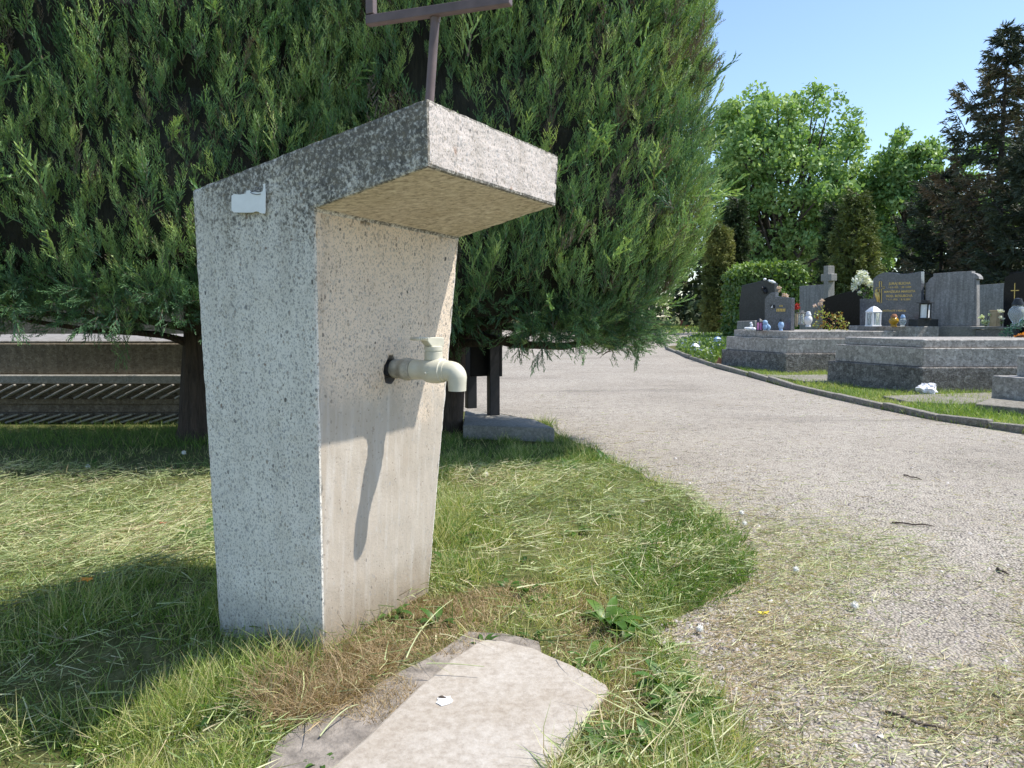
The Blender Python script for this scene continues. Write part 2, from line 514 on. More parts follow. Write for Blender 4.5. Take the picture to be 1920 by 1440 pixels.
M['grass'] = m_leaf("grass_blades", [(0.0, (0.065, 0.135, 0.027)), (0.3, (0.155, 0.255, 0.05)), (0.55, (0.30, 0.39, 0.092)), (0.75, (0.50, 0.51, 0.20)), (1.0, (0.62, 0.53, 0.30))], 0.5, 0.35)
M['hay'] = m_leaf("mown_grass", [(0.0, (0.13, 0.18, 0.065)), (0.15, (0.2, 0.15, 0.085)), (0.22, (0.24, 0.32, 0.12)), (0.45, (0.43, 0.49, 0.22)), (0.7, (0.64, 0.62, 0.37)), (0.85, (0.60, 0.51, 0.33)), (1.0, (0.42, 0.31, 0.19))], 0.5, 0.25)
M['dry'] = m_leaf("dead_grass", [(0.0, (0.22, 0.135, 0.07)), (0.5, (0.42, 0.305, 0.17)), (1.0, (0.60, 0.49, 0.30))], 0.6, 0.2)
M['weed'] = m_leaf("weed_leaves", [(0.0, (0.04, 0.095, 0.022)), (0.6, (0.09, 0.185, 0.035)), (1.0, (0.19, 0.30, 0.06))], 0.4, 0.35)
M['begonia'] = m_leaf("begonia_leaves", [(0.0, (0.22, 0.05, 0.03)), (0.35, (0.3, 0.2, 0.05)), (0.6, (0.26, 0.34, 0.06)), (1.0, (0.5, 0.55, 0.16))], 0.4, 0.25)
M['stone_bits'] = m_leaf("loose_chippings", [(0.0, (0.16, 0.14, 0.13)), (0.5, (0.34, 0.30, 0.28)), (1.0, (0.58, 0.55, 0.52))], 0.85, 0.0)


# ------------------------------------------------------------------ building helpers
def link(o):
    SC.collection.objects.link(o)
    return o


def tag(o, label=None, cat=None, group=None, kind=None):
    for k, v in (('label', label), ('category', cat), ('group', group), ('kind', kind)):
        if v:
            o[k] = v
    return o


def thing(name, label, cat, loc, group=None):
    o = bpy.data.objects.new(name, None)
    o.empty_display_size = 0.1
    o.location = tuple(loc)
    link(o)
    return tag(o, label, cat, group)


def wloc(o):
    v = np.zeros(3)
    while o is not None:
        v = v + np.array(o.location)
        o = o.parent
    return v


class MB:
    """collects shapes given in world metres and links them as one mesh object"""

    def __init__(s):
        s.v, s.f, s.m = [], [], []

    def add(s, vs, fs, mi=0):
        b = len(s.v)
        s.v += [tuple(map(float, p)) for p in vs]
        s.f += [tuple(b + i for i in f) for f in fs]
        s.m += [mi] * len(fs)
        return s

    def prism(s, outline, ext, mi=0):
        n = len(outline)
        o = [np.asarray(p, float) for p in outline]
        e = np.asarray(ext, float)
        vs = o + [p + e for p in o]
        fs = [tuple(range(n))[::-1], tuple(range(n, 2 * n))] + [(i, (i + 1) % n, n + (i + 1) % n, n + i) for i in range(n)]
        return s.add(vs, fs, mi)

    def box(s, c, hx, hy, hz, mi=0):
        c, hx, hy, hz = (np.asarray(a, float) for a in (c, hx, hy, hz))
        vs = [c + i * hx + j * hy + k * hz for k in (-1, 1) for j in (-1, 1) for i in (-1, 1)]
        return s.add(vs, [(0, 2, 3, 1), (4, 5, 7, 6), (0, 1, 5, 4), (2, 6, 7, 3), (0, 4, 6, 2), (1, 3, 7, 5)], mi)

    def bar(s, a, b, w, h, up=(0, 0, 1), mi=0):
        a, b = np.asarray(a, float), np.asarray(b, float)
        d = nrm(b - a)
        x = nrm(np.cross(d, up))
        y = np.cross(x, d)
        return s.box((a + b) / 2, x * w / 2, (b - a) / 2, y * h / 2, mi)

    def tube(s, pts, rad, seg=12, mi=0, jit=0.0, rg=None):
        pts = [np.asarray(p, float) for p in pts]
        if not hasattr(rad, '__len__'):
            rad = [rad] * len(pts)
        vs, fs = [], []
        x = None
        for i, p in enumerate(pts):
            d = nrm(pts[min(i + 1, len(pts) - 1)] - pts[max(i - 1, 0)])
            if x is None:
                x = nrm(np.cross(d, (0.3, 0.9, 0.2) if abs(d[1]) < 0.8 else (1, 0, 0.2)))
            x = nrm(x - d * (x @ d))
            y = np.cross(d, x)
            for k in range(seg):
                a = 2 * math.pi * k / seg
                r = rad[i] * (1 + (rg.uniform(-jit, jit) if jit else 0))
                vs.append(p + (x * math.cos(a) + y * math.sin(a)) * r)
        for i in range(len(pts) - 1):
            for k in range(seg):
                k2 = (k + 1) % seg
                fs.append((i * seg + k, i * seg + k2, (i + 1) * seg + k2, (i + 1) * seg + k))
        fs.append(tuple(range(seg))[::-1])
        fs.append(tuple((len(pts) - 1) * seg + k for k in range(seg)))
        return s.add(vs, fs, mi)

    def lathe(s, c, prof, seg=20, mi=0, axis=(0, 0, 1)):
        """profile of (radius, distance along the axis)"""
        ax = nrm(axis)
        return s.tube([np.asarray(c, float) + ax * z for r, z in prof], [max(r, 1e-4) for r, z in prof], seg, mi) if True else s

    def blob(s, c, r, seed=0, rough=0.15, n=10, mi=0):
        rr = np.array([r, r, r], float) if not hasattr(r, '__len__') else np.asarray(r, float)
        vs, fs = [], []
        for i in range(n + 1):
            th = math.pi * i / n
            for k in range(2 * n):
                a = math.pi * k / n
                d = np.array([math.sin(th) * math.cos(a), math.sin(th) * math.sin(a), math.cos(th)])
                vs.append(np.asarray(c) + d * rr * (1 + rough * float(nz(d, 2.4, seed))))
        for i in range(n):
            for k in range(2 * n):
                k2 = (k + 1) % (2 * n)
                fs.append((i * 2 * n + k, (i + 1) * 2 * n + k, (i + 1) * 2 * n + k2, i * 2 * n + k2))
        return s.add(vs, fs, mi)

    def build(s, name, mats, parent=None, smooth=False, bevel=0.0, seg=1, angle=35, base=None):
        if not isinstance(mats, (list, tuple)):
            mats = [mats]
        v = np.array(s.v)
        if parent is not None:
            o_ = wloc(parent)
        elif base is not None:
            o_ = np.asarray(base, float)
        else:
            o_ = np.array([(v[:, 0].min() + v[:, 0].max()) / 2, (v[:, 1].min() + v[:, 1].max()) / 2, v[:, 2].min()])
        bm = bmesh.new()
        vv = [bm.verts.new(p) for p in v - o_]
        for f, mi in zip(s.f, s.m):
            try:
                fc = bm.faces.new([vv[i] for i in f])
                fc.material_index = mi
            except ValueError:
                pass
        bmesh.ops.remove_doubles(bm, verts=bm.verts, dist=1e-5)
        bmesh.ops.recalc_face_normals(bm, faces=bm.faces)
        if bevel:
            ed = [e for e in bm.edges if len(e.link_faces) == 2 and e.calc_face_angle(0) > math.radians(angle)]
            bmesh.ops.bevel(bm, geom=ed, offset=bevel, segments=seg, affect='EDGES', profile=0.5, clamp_overlap=True)
        if smooth:
            for f in bm.faces:
                f.smooth = True
            for e in bm.edges:
                if len(e.link_faces) == 2 and e.calc_face_angle(0) > math.radians(42):
                    e.smooth = False
        me = bpy.data.meshes.new(name)
        bm.to_mesh(me)
        bm.free()
        for m in mats:
            me.materials.append(m)
        o = bpy.data.objects.new(name, me)
        o.location = tuple(o_ - wloc(parent)) if parent is not None else tuple(o_)
        if parent is not None:
            o.parent = parent
        return link(o)


def mesh_np(name, V, T, mat, parent=None, tint=None, base=(0, 0, 0), smooth=False):
    """big triangle meshes straight from arrays"""
    o_ = wloc(parent) if parent is not None else np.asarray(base, float)
    V = (np.asarray(V, np.float32) - o_.astype(np.float32))
    T = np.asarray(T, np.int32)
    me = bpy.data.meshes.new(name)
    me.vertices.add(len(V))
    me.vertices.foreach_set("co", V.ravel())
    me.loops.add(len(T) * 3)
    me.loops.foreach_set("vertex_index", T.ravel())
    me.polygons.add(len(T))
    me.polygons.foreach_set("loop_start", np.arange(0, len(T) * 3, 3, dtype=np.int32))
    me.polygons.foreach_set("loop_total", np.full(len(T), 3, np.int32))
    if smooth:
        me.polygons.foreach_set("use_smooth", np.ones(len(T), bool))
    if tint is not None:
        a = me.attributes.new("tint", 'FLOAT', 'POINT')
        a.data.foreach_set("value", np.clip(tint, 0, 1).astype(np.float32))
    me.materials.append(mat)
    me.update()
    o = bpy.data.objects.new(name, me)
    if parent is not None:
        o.parent = parent
    else:
        o.location = tuple(o_)
    return link(o)


def frames(d, n):
    """rotations whose z is d and whose y leans to n"""
    z = nrm(d)
    x = nrm(np.cross(n, z))
    y = np.cross(z, x)
    return np.stack([x, y, z], -1)


def inst(tv, tf, tt, R, P, S, tint, wid=None):
    """copies of template (verts, tris, tint) at N places, baked to arrays"""
    N, Mv = len(P), len(tv)
    if wid is None:
        V = np.einsum('nij,mj->nmi', R, tv) * np.asarray(S)[:, None, None] + P[:, None, :]
    else:                                   # x of the template is the blade's half width
        L = tv[None] * np.stack([wid, S, S], -1)[:, None, :]
        V = np.einsum('nij,nmj->nmi', R, L) + P[:, None, :]
    T = tf[None] + (np.arange(N) * Mv)[:, None, None]
    return V.reshape(-1, 3), T.reshape(-1, 3), (tint[:, None] + tt[None]).reshape(-1)


class Cloud:
    def __init__(s):
        s.V, s.T, s.t, s.n = [], [], [], 0

    def add(s, V, T, t):
        s.V.append(V)
        s.T.append(T + s.n)
        s.t.append(t)
        s.n += len(V)

    def build(s, name, mat, parent=None, base=(0, 0, 0)):
        return mesh_np(name, np.concatenate(s.V), np.concatenate(s.T), mat, parent, np.concatenate(s.t), base)


LEAF = (np.array([[0, 0, 0], [-0.32, 0.05, 0.45], [0, -0.06, 1.0], [0.32, 0.05, 0.45]]), np.array([[0, 3, 1], [1, 3, 2]]), np.zeros(4))


def rdir(rg, n):
    return nrm(rg.normal(size=(n, 3)))


def leaves(cl, P, N, size, rg, tint, flat=0.6, up=0.0):
    n = len(P)
    d = nrm(rdir(rg, n) + np.array([0, 0, up]))
    R = frames(d, nrm(N * flat + rdir(rg, n) * (1 - flat) + 1e-6))
    cl.add(*inst(*LEAF, R, P, size * rg.uniform(0.6, 1.25, n), tint))


def fuse(parent_thing, *objs):
    return objs


# ------------------------------------------------------------------ ground and path
def sheet(name, outline, z, mat, cuts=0):
    mb = MB()
    mb.add([(p[0], p[1], z) for p in outline], [tuple(range(len(outline)))])
    o = mb.build(name, mat, base=(0, 0, 0))
    o['kind'] = 'structure'
    return o


def gh(P):
    """the lawn falls gently away to the left of the post, towards the viewer"""
    P = np.asarray(P, float)
    a = np.clip((-P[..., 0] - 0.52) / 0.45, 0, 1)
    c = np.clip((2.35 - P[..., 1]) / 0.75, 0, 1)
    return -0.14 * a * a * (3 - 2 * a) * c * c * (3 - 2 * c)


gx = np.concatenate([[-160, -40, -10, -4], np.linspace(-2.6, -0.4, 45), [0.5, 3, 10, 40, 160]])
gy = np.concatenate([[-30, -5, 0.0], np.linspace(0.6, 2.5, 39), [4, 10, 40, 320]])
GX, GY = np.meshgrid(gx, gy)
GP = np.stack([GX, GY], -1)
GZ = gh(GP)
mb = MB()
nx = len(gx)
mb.add([(GX[a, c], GY[a, c], GZ[a, c]) for a in range(len(gy)) for c in range(nx)], [(a * nx + c, a * nx + c + 1, (a + 1) * nx + c + 1, (a + 1) * nx + c) for a in range(len(gy) - 1) for c in range(nx - 1)])
go = mb.build("ground", M['soil'], smooth=True, base=(0, 0, 0))
go['kind'] = 'structure'

PATH_L = [G(1360, 1500), G(1345, 1400), G(1310, 1290), G(1215, 1185), G(1300, 1150), G(1395, 1090), G(1400, 1050), G(1345, 975), G(1270, 920),
          G(1180, 880), G(1095, 838), G(1045, 815)]
PATH_L = [np.array(p[:2]) for p in PATH_L] + [np.array(p) for p in [(0.30, 6.3), (-0.2, 6.9), (-1.4, 7.3), (-1.7, 9), (-1.7, 26), (-2, 44)]]
KERB = [np.array(p[:2]) for p in [G(1265, 662), G(1290, 673), G(1340, 690), G(1400, 706), G(1480, 729), G(1560, 748), G(1650, 768), G(1750, 789), G(1850, 804), G(1920, 815)]]
KERB = [np.array([4.35, 21.5]), np.array([3.95, 19.3])] + KERB + [np.array([3.98, 4.2]), np.array([4.1, 2.0]), np.array([4.2, -3])]
rg0 = np.random.default_rng(5)


def resample(pts, step, amp=0.0, s=3.0):
    out = []
    for a, b in zip(pts[:-1], pts[1:]):
        n = max(1, int(np.linalg.norm(b - a) / step))
        out += [a + (b - a) * i / n for i in range(n)]
    out.append(pts[-1])
    out = np.array(out)
    if amp:
        out = out + np.stack([nz(out, s), nz(out, s, 9.0)], -1) * amp
    return out


pl = resample(PATH_L, 0.12, 0.025, 9.0)
sheet("path", [(0.42, -3), (0.42, 1.2)] + [tuple(p) for p in pl] + [(-2, 52), (60, 60), (60, 41), (20, 34), (9, 27)] + [tuple(p) for p in KERB], 0.004, M['asphalt'])

# kerb: one line of laid stones
mb = MB()
kp = resample(KERB[:-1], 0.9)
for a, b in zip(kp[:-1], kp[1:]):
    d = nrm(b - a)
    side = np.array([d[1], -d[0]])
    if side[0] < 0:
        side = -side
    j = rg0.uniform(-0.012, 0.012, 3)
    c = (a + b) / 2 + side * (0.045 + j[0])
    mb.box((c[0], c[1], 0.03 + j[1] * 0.6), np.array([*(d * (np.linalg.norm(b - a) / 2 - 0.006)), j[2]]), (*(side * 0.038), 0), (0, 0, 0.034))
k = mb.build("kerb", M['kerb'], bevel=0.012, seg=2, base=(0, 0, 0))
k['kind'] = 'structure'

# cement footing strip round the foot slab
foot = [G(640, 1500), G(470, 1500), G(520, 1400), G(600, 1345), G(690, 1300), G(770, 1255), G(840, 1215), G(880, 1190), G(950, 1195), G(1010, 1210), G(1015, 1250), G(700, 1420)]
sheet("cement_footing", [tuple(p[:2]) for p in resample([np.array(p[:2]) for p in foot] + [np.array(foot[0][:2])], 0.03, 0.012, 20)[:-1]], 0.008, M['mortar'])

# ------------------------------------------------------------------ the concrete water fountain
yaw = 1.0716
FD = np.array([math.sin(yaw), -math.cos(yaw), 0.0])
RD = np.array([math.cos(yaw), math.sin(yaw), 0.0])
Av, Bv, Cv = G(606, 1222), G(802, 1110), G(411, 1172)
Dv, Ev = W(588, 391, 1.859), W(861, 446, 2.423)
Gv = W(360, 356, 2.062)
Jb, Jt = W(803, 312, 1.692), W(800, 184, 1.685)
Kb, Kt = W(1042, 386, 2.262), W(1048, 292, 2.269)
C2, G2 = Bv + (Cv - Av), Gv + (Kt - Jt)
for p in (Av, Bv, Cv, C2):
    p[2] = -0.04
base = (Av + Bv + Cv + C2) / 4
base[2] = 0
fountain = thing("water_fountain", "pale washed concrete water post with overhanging flat cap and a cream plastic tap", "water fountain", base)
bm = bmesh.new()
vs = [bm.verts.new(p - base) for p in (Av, Bv, Cv, C2, Dv, Ev, Gv, G2, Jb, Jt, Kb, Kt)]
A, B, C, Cr, D, E_, Gl, Gr, jb, jt, kb, kt = vs
for f, mi in (((C, A, D, Gl), 0), ((Gl, D, jb, jt), 0), ((B, Cr, Gr, E_), 0), ((E_, Gr, kt, kb), 0), ((A, B, E_, D), 1), ((D, E_, kb, jb), 2),
              ((jb, kb, kt, jt), 3), ((jt, kt, Gr, Gl), 3), ((C, Gl, Gr, Cr), 0), ((A, C, Cr, B), 0)):
    bm.faces.new(f).material_index = mi
bmesh.ops.recalc_face_normals(bm, faces=bm.faces)
bmesh.ops.bevel(bm, geom=[e for e in bm.edges if e.calc_face_angle(0) > 0.3], offset=0.007, segments=2, affect='EDGES', profile=0.6, clamp_overlap=True)
if bm.calc_volume(signed=True) < 0:
    bmesh.ops.reverse_faces(bm, faces=bm.faces)
me = bpy.data.meshes.new("body")
bm.to_mesh(me)
bm.free()
for k_ in ('washed_side', 'washed_front', 'board', 'washed_cap'):
    me.materials.append(M[k_])
body = link(bpy.data.objects.new("body", me))
# wall point of the tap
fn = nrm(np.cross(Bv - Av, Dv - Av))
dr = ray(737, 691)
tt = ((Av - np.array([0, 0, H])) @ fn) / (dr @ fn)
S0 = np.array([0, 0, H]) + dr * tt


def t_of(px, z):
    """distance along the tap axis at which it shows at column px"""
    lo, hi = -0.2, 0.6
    for _ in range(50):
        m_ = (lo + hi) / 2
        q_ = S0 + FD * m_
        if proj(np.array([q_[0], q_[1], z]))[0] < px:
            lo = m_
        else:
            hi = m_
    return (lo + hi) / 2


def TP(px, dz=0.0):
    q_ = S0 + FD * t_of(px, S0[2])
    return np.array([q_[0], q_[1], S0[2] + dz])


UP = np.array([0, 0, 1.0])
# ragged hole chiselled for the pipe: cut from the refined body
cut = MB()
hc = S0 - FD * 0.01 - RD * 0.018 + UP * -0.006
ring = []
rgh = np.random.default_rng(8)
for i in range(14):
    a = 2 * math.pi * i / 14
    r = 0.040 * (1 + rgh.uniform(-0.2, 0.2))
    ring.append(hc + RD * math.cos(a) * r * 0.85 + UP * math.sin(a) * r * 1.05 + FD * 0.06)
cut.prism(ring, -FD * 0.14)
cutter = cut.build("cutter", M['mortar'])
for mtype, args in (('SUBSURF', {'subdivision_type': 'SIMPLE', 'levels': 6, 'render_levels': 6}),):
    md = body.modifiers.new("fine", mtype)
    for a_, v_ in args.items():
        setattr(md, a_, v_)
body.location = tuple(base)
md = body.modifiers.new("hole", 'BOOLEAN')
md.object, md.operation, md.solver = cutter, 'DIFFERENCE', 'EXACT'
try:
    md.material_mode = 'TRANSFER'
except Exception:
    pass
tex = bpy.data.textures.new("rough", 'CLOUDS')
tex.noise_scale, tex.noise_depth = 0.02, 4
md = body.modifiers.new("rough", 'DISPLACE')
md.texture, md.strength, md.mid_level, md.texture_coords = tex, 0.005, 0.5, 'LOCAL'
tex2 = bpy.data.textures.new('waves', 'CLOUDS')
tex2.noise_scale, tex2.noise_depth = 0.09, 3
md = body.modifiers.new('waves', 'DISPLACE')
md.texture, md.strength, md.mid_level, md.texture_coords = tex2, 0.004, 0.5, 'LOCAL'
bpy.context.view_layer.update()
dg = bpy.context.evaluated_depsgraph_get()
fine = bpy.data.meshes.new_from_object(body.evaluated_get(dg))
fine.name = "body"
body.modifiers.clear()
body.data = fine
for p_ in fine.polygons:
    p_.use_smooth = True
bpy.data.objects.remove(cutter)
body.parent = fountain
body.location = (0, 0, 0)

# torn sticker on the side
e1 = nrm(Gv - Dv)
sn = nrm(np.cross(Av - Cv, Gv - Cv))
if sn @ (np.array([0, 0, H]) - Gv) < 0:
    sn = -sn


def side(px, py, lift=0.0):
    d = ray(px, py)
    t_ = ((Dv - np.array([0, 0, H])) @ sn) / (d @ sn)
    return np.array([0, 0, H]) + d * t_ + sn * lift


mb = MB()
so = [(436, 367), (441, 364), (452, 365), (463, 363), (464, 357.5), (470, 357), (473, 361), (480, 360.5), (488, 361), (494, 359), (496, 352), (495, 345.5), (499, 344.5), (500, 368),
      (499.5, 385), (500, 392), (499, 400.5), (494, 400.5), (489, 399.5), (487, 397.5), (484, 396.5), (480, 397), (477, 398.5), (466, 399), (440, 398.5), (436, 394)]
mb.prism([side(x, y, 0.0028) for x, y in so], sn * 0.0008)
mb.build("sticker", M['paper'], fountain)
mb = MB()
mb.tube([side(x, y, 0.0045) for x, y in ((472, 361), (476, 363.5), (484, 365), (491, 364))], 0.0009, 6)
mb.tube([side(x, y, 0.0045) for x, y in ((480, 353), (484, 352), (488, 353.5))], 0.0009, 6)
mb.tube([side(x, y, 0.0045) for x, y in ((479, 358), (484, 359), (491, 359.5))], 0.0008, 6)
mb.build("printed_mark", M['ink'], fountain)

# tap
tap = thing("tap", None, None, S0 - base)
tap.parent = fountain
mb = MB()
mb.lathe(S0 - FD * 0.05, [(0.017, 0), (0.017, 0.085)], 12, axis=FD)
mb.lathe(TP(737), [(0.024, -0.022), (0.026, -0.02), (0.026, 0.004), (0.024, 0.006)], 6, axis=FD)
mb.build("wall_pipe", M['dark_hole'], tap, bevel=0.002)
mb = MB()
ta = t_of(740, S0[2])
tb, tc_, td, te, tf_ = (t_of(x, S0[2]) - ta for x in (752, 757, 774, 776, 790))
mb.lathe(TP(740), [(0.024, -0.006), (0.0275, 0), (0.0265, 0.004), (0.0285, 0.009), (0.027, 0.014), (0.0285, tb + 0.006), (0.0300, tb + 0.008), (0.031, tc_ + 0.006), (0.0325, tc_ + 0.008), (0.0325, (tc_ + td) / 2), (0.031, (tc_ + td) / 2 + 0.003), (0.0305, td), (0.029, td + 0.001)], 24, axis=FD)
mb.build("collar", M['plastic_dirty'], tap, smooth=True)
mb = MB()
o0 = t_of(774, S0[2])
pf = [(776, 0.0285), (784, 0.029), (786, 0.0275), (796, 0.028), (803, 0.0345), (812, 0.037), (822, 0.036), (829, 0.0335), (831, 0.0335), (832, 0.030), (838, 0.0295)]
mb.lathe(TP(774), [(r_, t_of(x_, S0[2]) - o0) for x_, r_ in pf], 28, axis=FD)
mb.blob(TP(812, -0.006) - RD * 0.036, (0.005, 0.005, 0.005), 1, 0.05, 6)
mb.build("valve_body", M['plastic'], tap, smooth=True)
mb = MB()
ctr = TP(857)
pts = [TP(834), TP(846)]
R0 = 0.018
e_x = t_of(857, S0[2]) - t_of(846, S0[2])
for i in range(1, 8):
    a = math.pi / 2 * i / 7
    pts.append(TP(846) + FD * (e_x * math.sin(a)) - UP * (R0 * (1 - math.cos(a))))
pts += [pts[-1] - UP * 0.012, pts[-1] - UP * 0.036]
mb.tube(pts, [0.0275, 0.0275] + [0.0268] * 7 + [0.0255, 0.0245], 24)
mb.build("spout", M['plastic'], tap, smooth=True)
mb = MB()
nb = TP(813, 0.03)
mb.lathe(nb, [(0.0255, 0), (0.0255, 0.021), (0.024, 0.022), (0.024, 0.0245), (0.0262, 0.0255), (0.0262, 0.036), (0.02, 0.038)], 22)
mb.build("neck", M['plastic'], tap, smooth=True)
mb = MB()
hb = nb + UP * 0.036


LD = nrm(-RD * 0.92 - FD * 0.28)          # the lever points along the wall, to the left
LS = nrm(np.cross(UP, LD))


def HP(a, dz):
    return hb + LD * a + UP * dz


o_ = [HP(-0.024, 0.0), HP(0.018, 0.0), HP(0.026, 0.009), HP(0.033, 0.0165), HP(0.046, 0.0185), HP(0.066, 0.0185), HP(0.071, 0.0215), HP(0.068, 0.0265), HP(0.052, 0.0285), HP(0.03, 0.027), HP(-0.012, 0.026), HP(-0.026, 0.024), HP(-0.027, 0.012)]
mb.prism([p - LS * 0.0165 for p in o_], LS * 0.033)
for i in range(5):
    mb.box(HP(0.034 + 0.0075 * i, 0.0235), LD * 0.0028, LS * 0.0205, UP * 0.0035)
mb.build("handle", M['plastic'], tap, bevel=0.0022, seg=2)

# brown pipe frame standing on the cap
fr = thing("pipe_frame", None, None, np.zeros(3))
fr.parent = fountain
p0, p1 = W(805.5, 188, 1.97), W(816, 24, 1.97)
bz = p1[2]
bl, br_ = W(690, 40, 1.0), W(957, 1, 1.0)


def atz(px, py, z):
    d = ray(px, py)
    return np.array([0, 0, H]) + d * ((z - H) / d[2])


L_, R_ = atz(689, 40, bz), atz(958, 0, bz)
mb = MB()
mb.tube([p0 - UP * 0.03, p0, p1 - UP * 0.012], 0.0115, 14)
mb.tube([p1 - UP * 0.024, p1 - UP * 0.014, p1 - UP * 0.008], [0.0115, 0.0135, 0.014], 14)
mb.build("pole", M['paint_brown'], fr, smooth=True)
mb = MB()
mb.bar(L_, R_, 0.024, 0.024)
mb.build("crossbar", M['paint_brown'], fr, bevel=0.0025, seg=2)
bd = nrm(R_ - L_)
for q_ in (L_ + bd * 0.012, R_ - bd * 0.012):
    mb = MB()
    mb.bar(q_ + UP * 0.0135, q_ + UP * 0.24, 0.022, 0.022, up=bd)
    mb.build("upright", M['paint_brown'], fr, bevel=0.0025, seg=2)

# ------------------------------------------------------------------ slab at the foot of the fountain
so = [(893, 1204), (912, 1198), (940, 1200), (1000, 1213), (1070, 1245), (1139, 1282), (1143, 1290), (1120, 1318), (1085, 1365), (1058, 1405), (1035, 1440), (1000, 1500), (960, 1580), (470, 1580), (560, 1500),
      (615, 1440), (690, 1375), (780, 1290), (850, 1232)]
so = [np.array(G(x, y, 0.022)[:2]) for x, y in so]
so = resample(so + [so[0]], 0.02, 0.0022, 45)[:-1]
mb = MB()
mb.prism([(p[0], p[1], -0.02) for p in so], (0, 0, 0.042))
foot_slab = mb.build("foot_slab", M['slab'], bevel=0.008, seg=2, angle=50)
tag(foot_slab, "worn pale stone slab lying in the grass under the tap", "slab")
c = G(833, 1314, 0.023)
mb = MB()
rr = np.random.default_rng(4)
mb.prism([c + np.array([math.cos(a) * 0.017, math.sin(a) * 0.021, 0]) * rr.uniform(0.75, 1.2) for a in np.linspace(0, 6.28, 15)[:-1]], (0, 0, 0.0016))
mb.build("white_spot", M['paper'], foot_slab)
mb = MB()
mb.blob(c + np.array([-0.006, 0.012, 0.002]), (0.009, 0.004, 0.003), 2, 0.4, 5)
mb.build("dark_speck", M['twig'], foot_slab)


# ------------------------------------------------------------------ junipers
def spray_template(rg, nt=10, sub=4):
    """one flat scaly spray, 1 unit long along z"""
    V, T, t = [], [], []

    def spike(p, d, L, w, tt, side=None):
        d = nrm(d)
        x = nrm(np.cross(d, rg.normal(size=3)))
        b = len(V)
        V.extend([p - x * w, p + x * w, p + d * L])
        T.append([b, b + 1, b + 2])
        t.extend([tt - 0.06, tt - 0.06, tt + 0.14] if tt < 2 else [tt, tt, tt])

    bend = rg.uniform(-0.25, 0.25, 2)
    st = lambda u: np.array([bend[0] * u * u, bend[1] * u * u, u])
    spike(np.zeros(3), st(0.6), 0.75, 0.02, 3.0)
    for i in range(nt):
        u = 0.08 + 0.9 * i / nt + rg.uniform(-0.03, 0.03)
        sg = 1 if i % 2 else -1
        L = 0.42 * (1 - u) ** 0.8 + 0.10
        d = np.array([sg * 0.44, rg.uniform(-0.35, 0.35), 0.95])
        p = st(u)
        spike(p, d, L, 0.026, 0.02 + 0.1 * u)
        dn = nrm(d)
        for k in range(sub):
            v = 0.2 + 0.7 * k / sub
            d2 = nrm(dn + rg.normal(size=3) * np.array([0.5, 0.35, 0.25]) + np.array([0, 0, 0.35]))
            spike(p + dn * L * v, d2, 0.075 + 0.11 * (1 - v) * (1 - u), 0.021, 0.07 + 0.14 * u)
    return np.array(V), np.array(T), np.array(t)


def plume_template(rg, sprays, n=7):
    """a leading shoot with several sprays up its length"""
    cl = Cloud()
    P, D, S, tt = [], [], [], []
    b = rg.uniform(-0.34, 0.34, 2)
    for i in range(n):
        u = i / (n - 1)
        P.append([b[0] * u * u, b[1] * u * u, 0.58 * u])
        a = 2.4 * i + rg.uniform(-0.4, 0.4)
        o = 0.42 * (1 - u) + 0.06
        D.append([math.cos(a) * o, math.sin(a) * o * 0.8, 1])
        S.append((0.28 + 0.2 * (1 - abs(u - 0.35))) * rg.uniform(0.7, 1.25))
        tt.append(0.16 * u)
    P, D = np.array(P), np.array(D)
    for i in range(n):
        tv, tf, t_ = sprays[rg.integers(len(sprays))]
        R = frames(nrm(D[i:i + 1]), nrm(rg.normal(size=(1, 3))))
        cl.add(*inst(tv, tf, t_, R, P[i:i + 1], np.array(S[i:i + 1]), np.array(tt[i:i + 1])))
    V, T, t = np.concatenate(cl.V), np.concatenate(cl.T), np.concatenate(cl.t)
    return V, T, t


rgs = np.random.default_rng(11)
SPR = [spray_template(rgs, int(rgs.integers(7, 13)), int(rgs.integers(3, 6))) for _ in range(16)]
PLU = [plume_template(rgs, SPR, int(rgs.integers(5, 9))) for _ in range(20)]


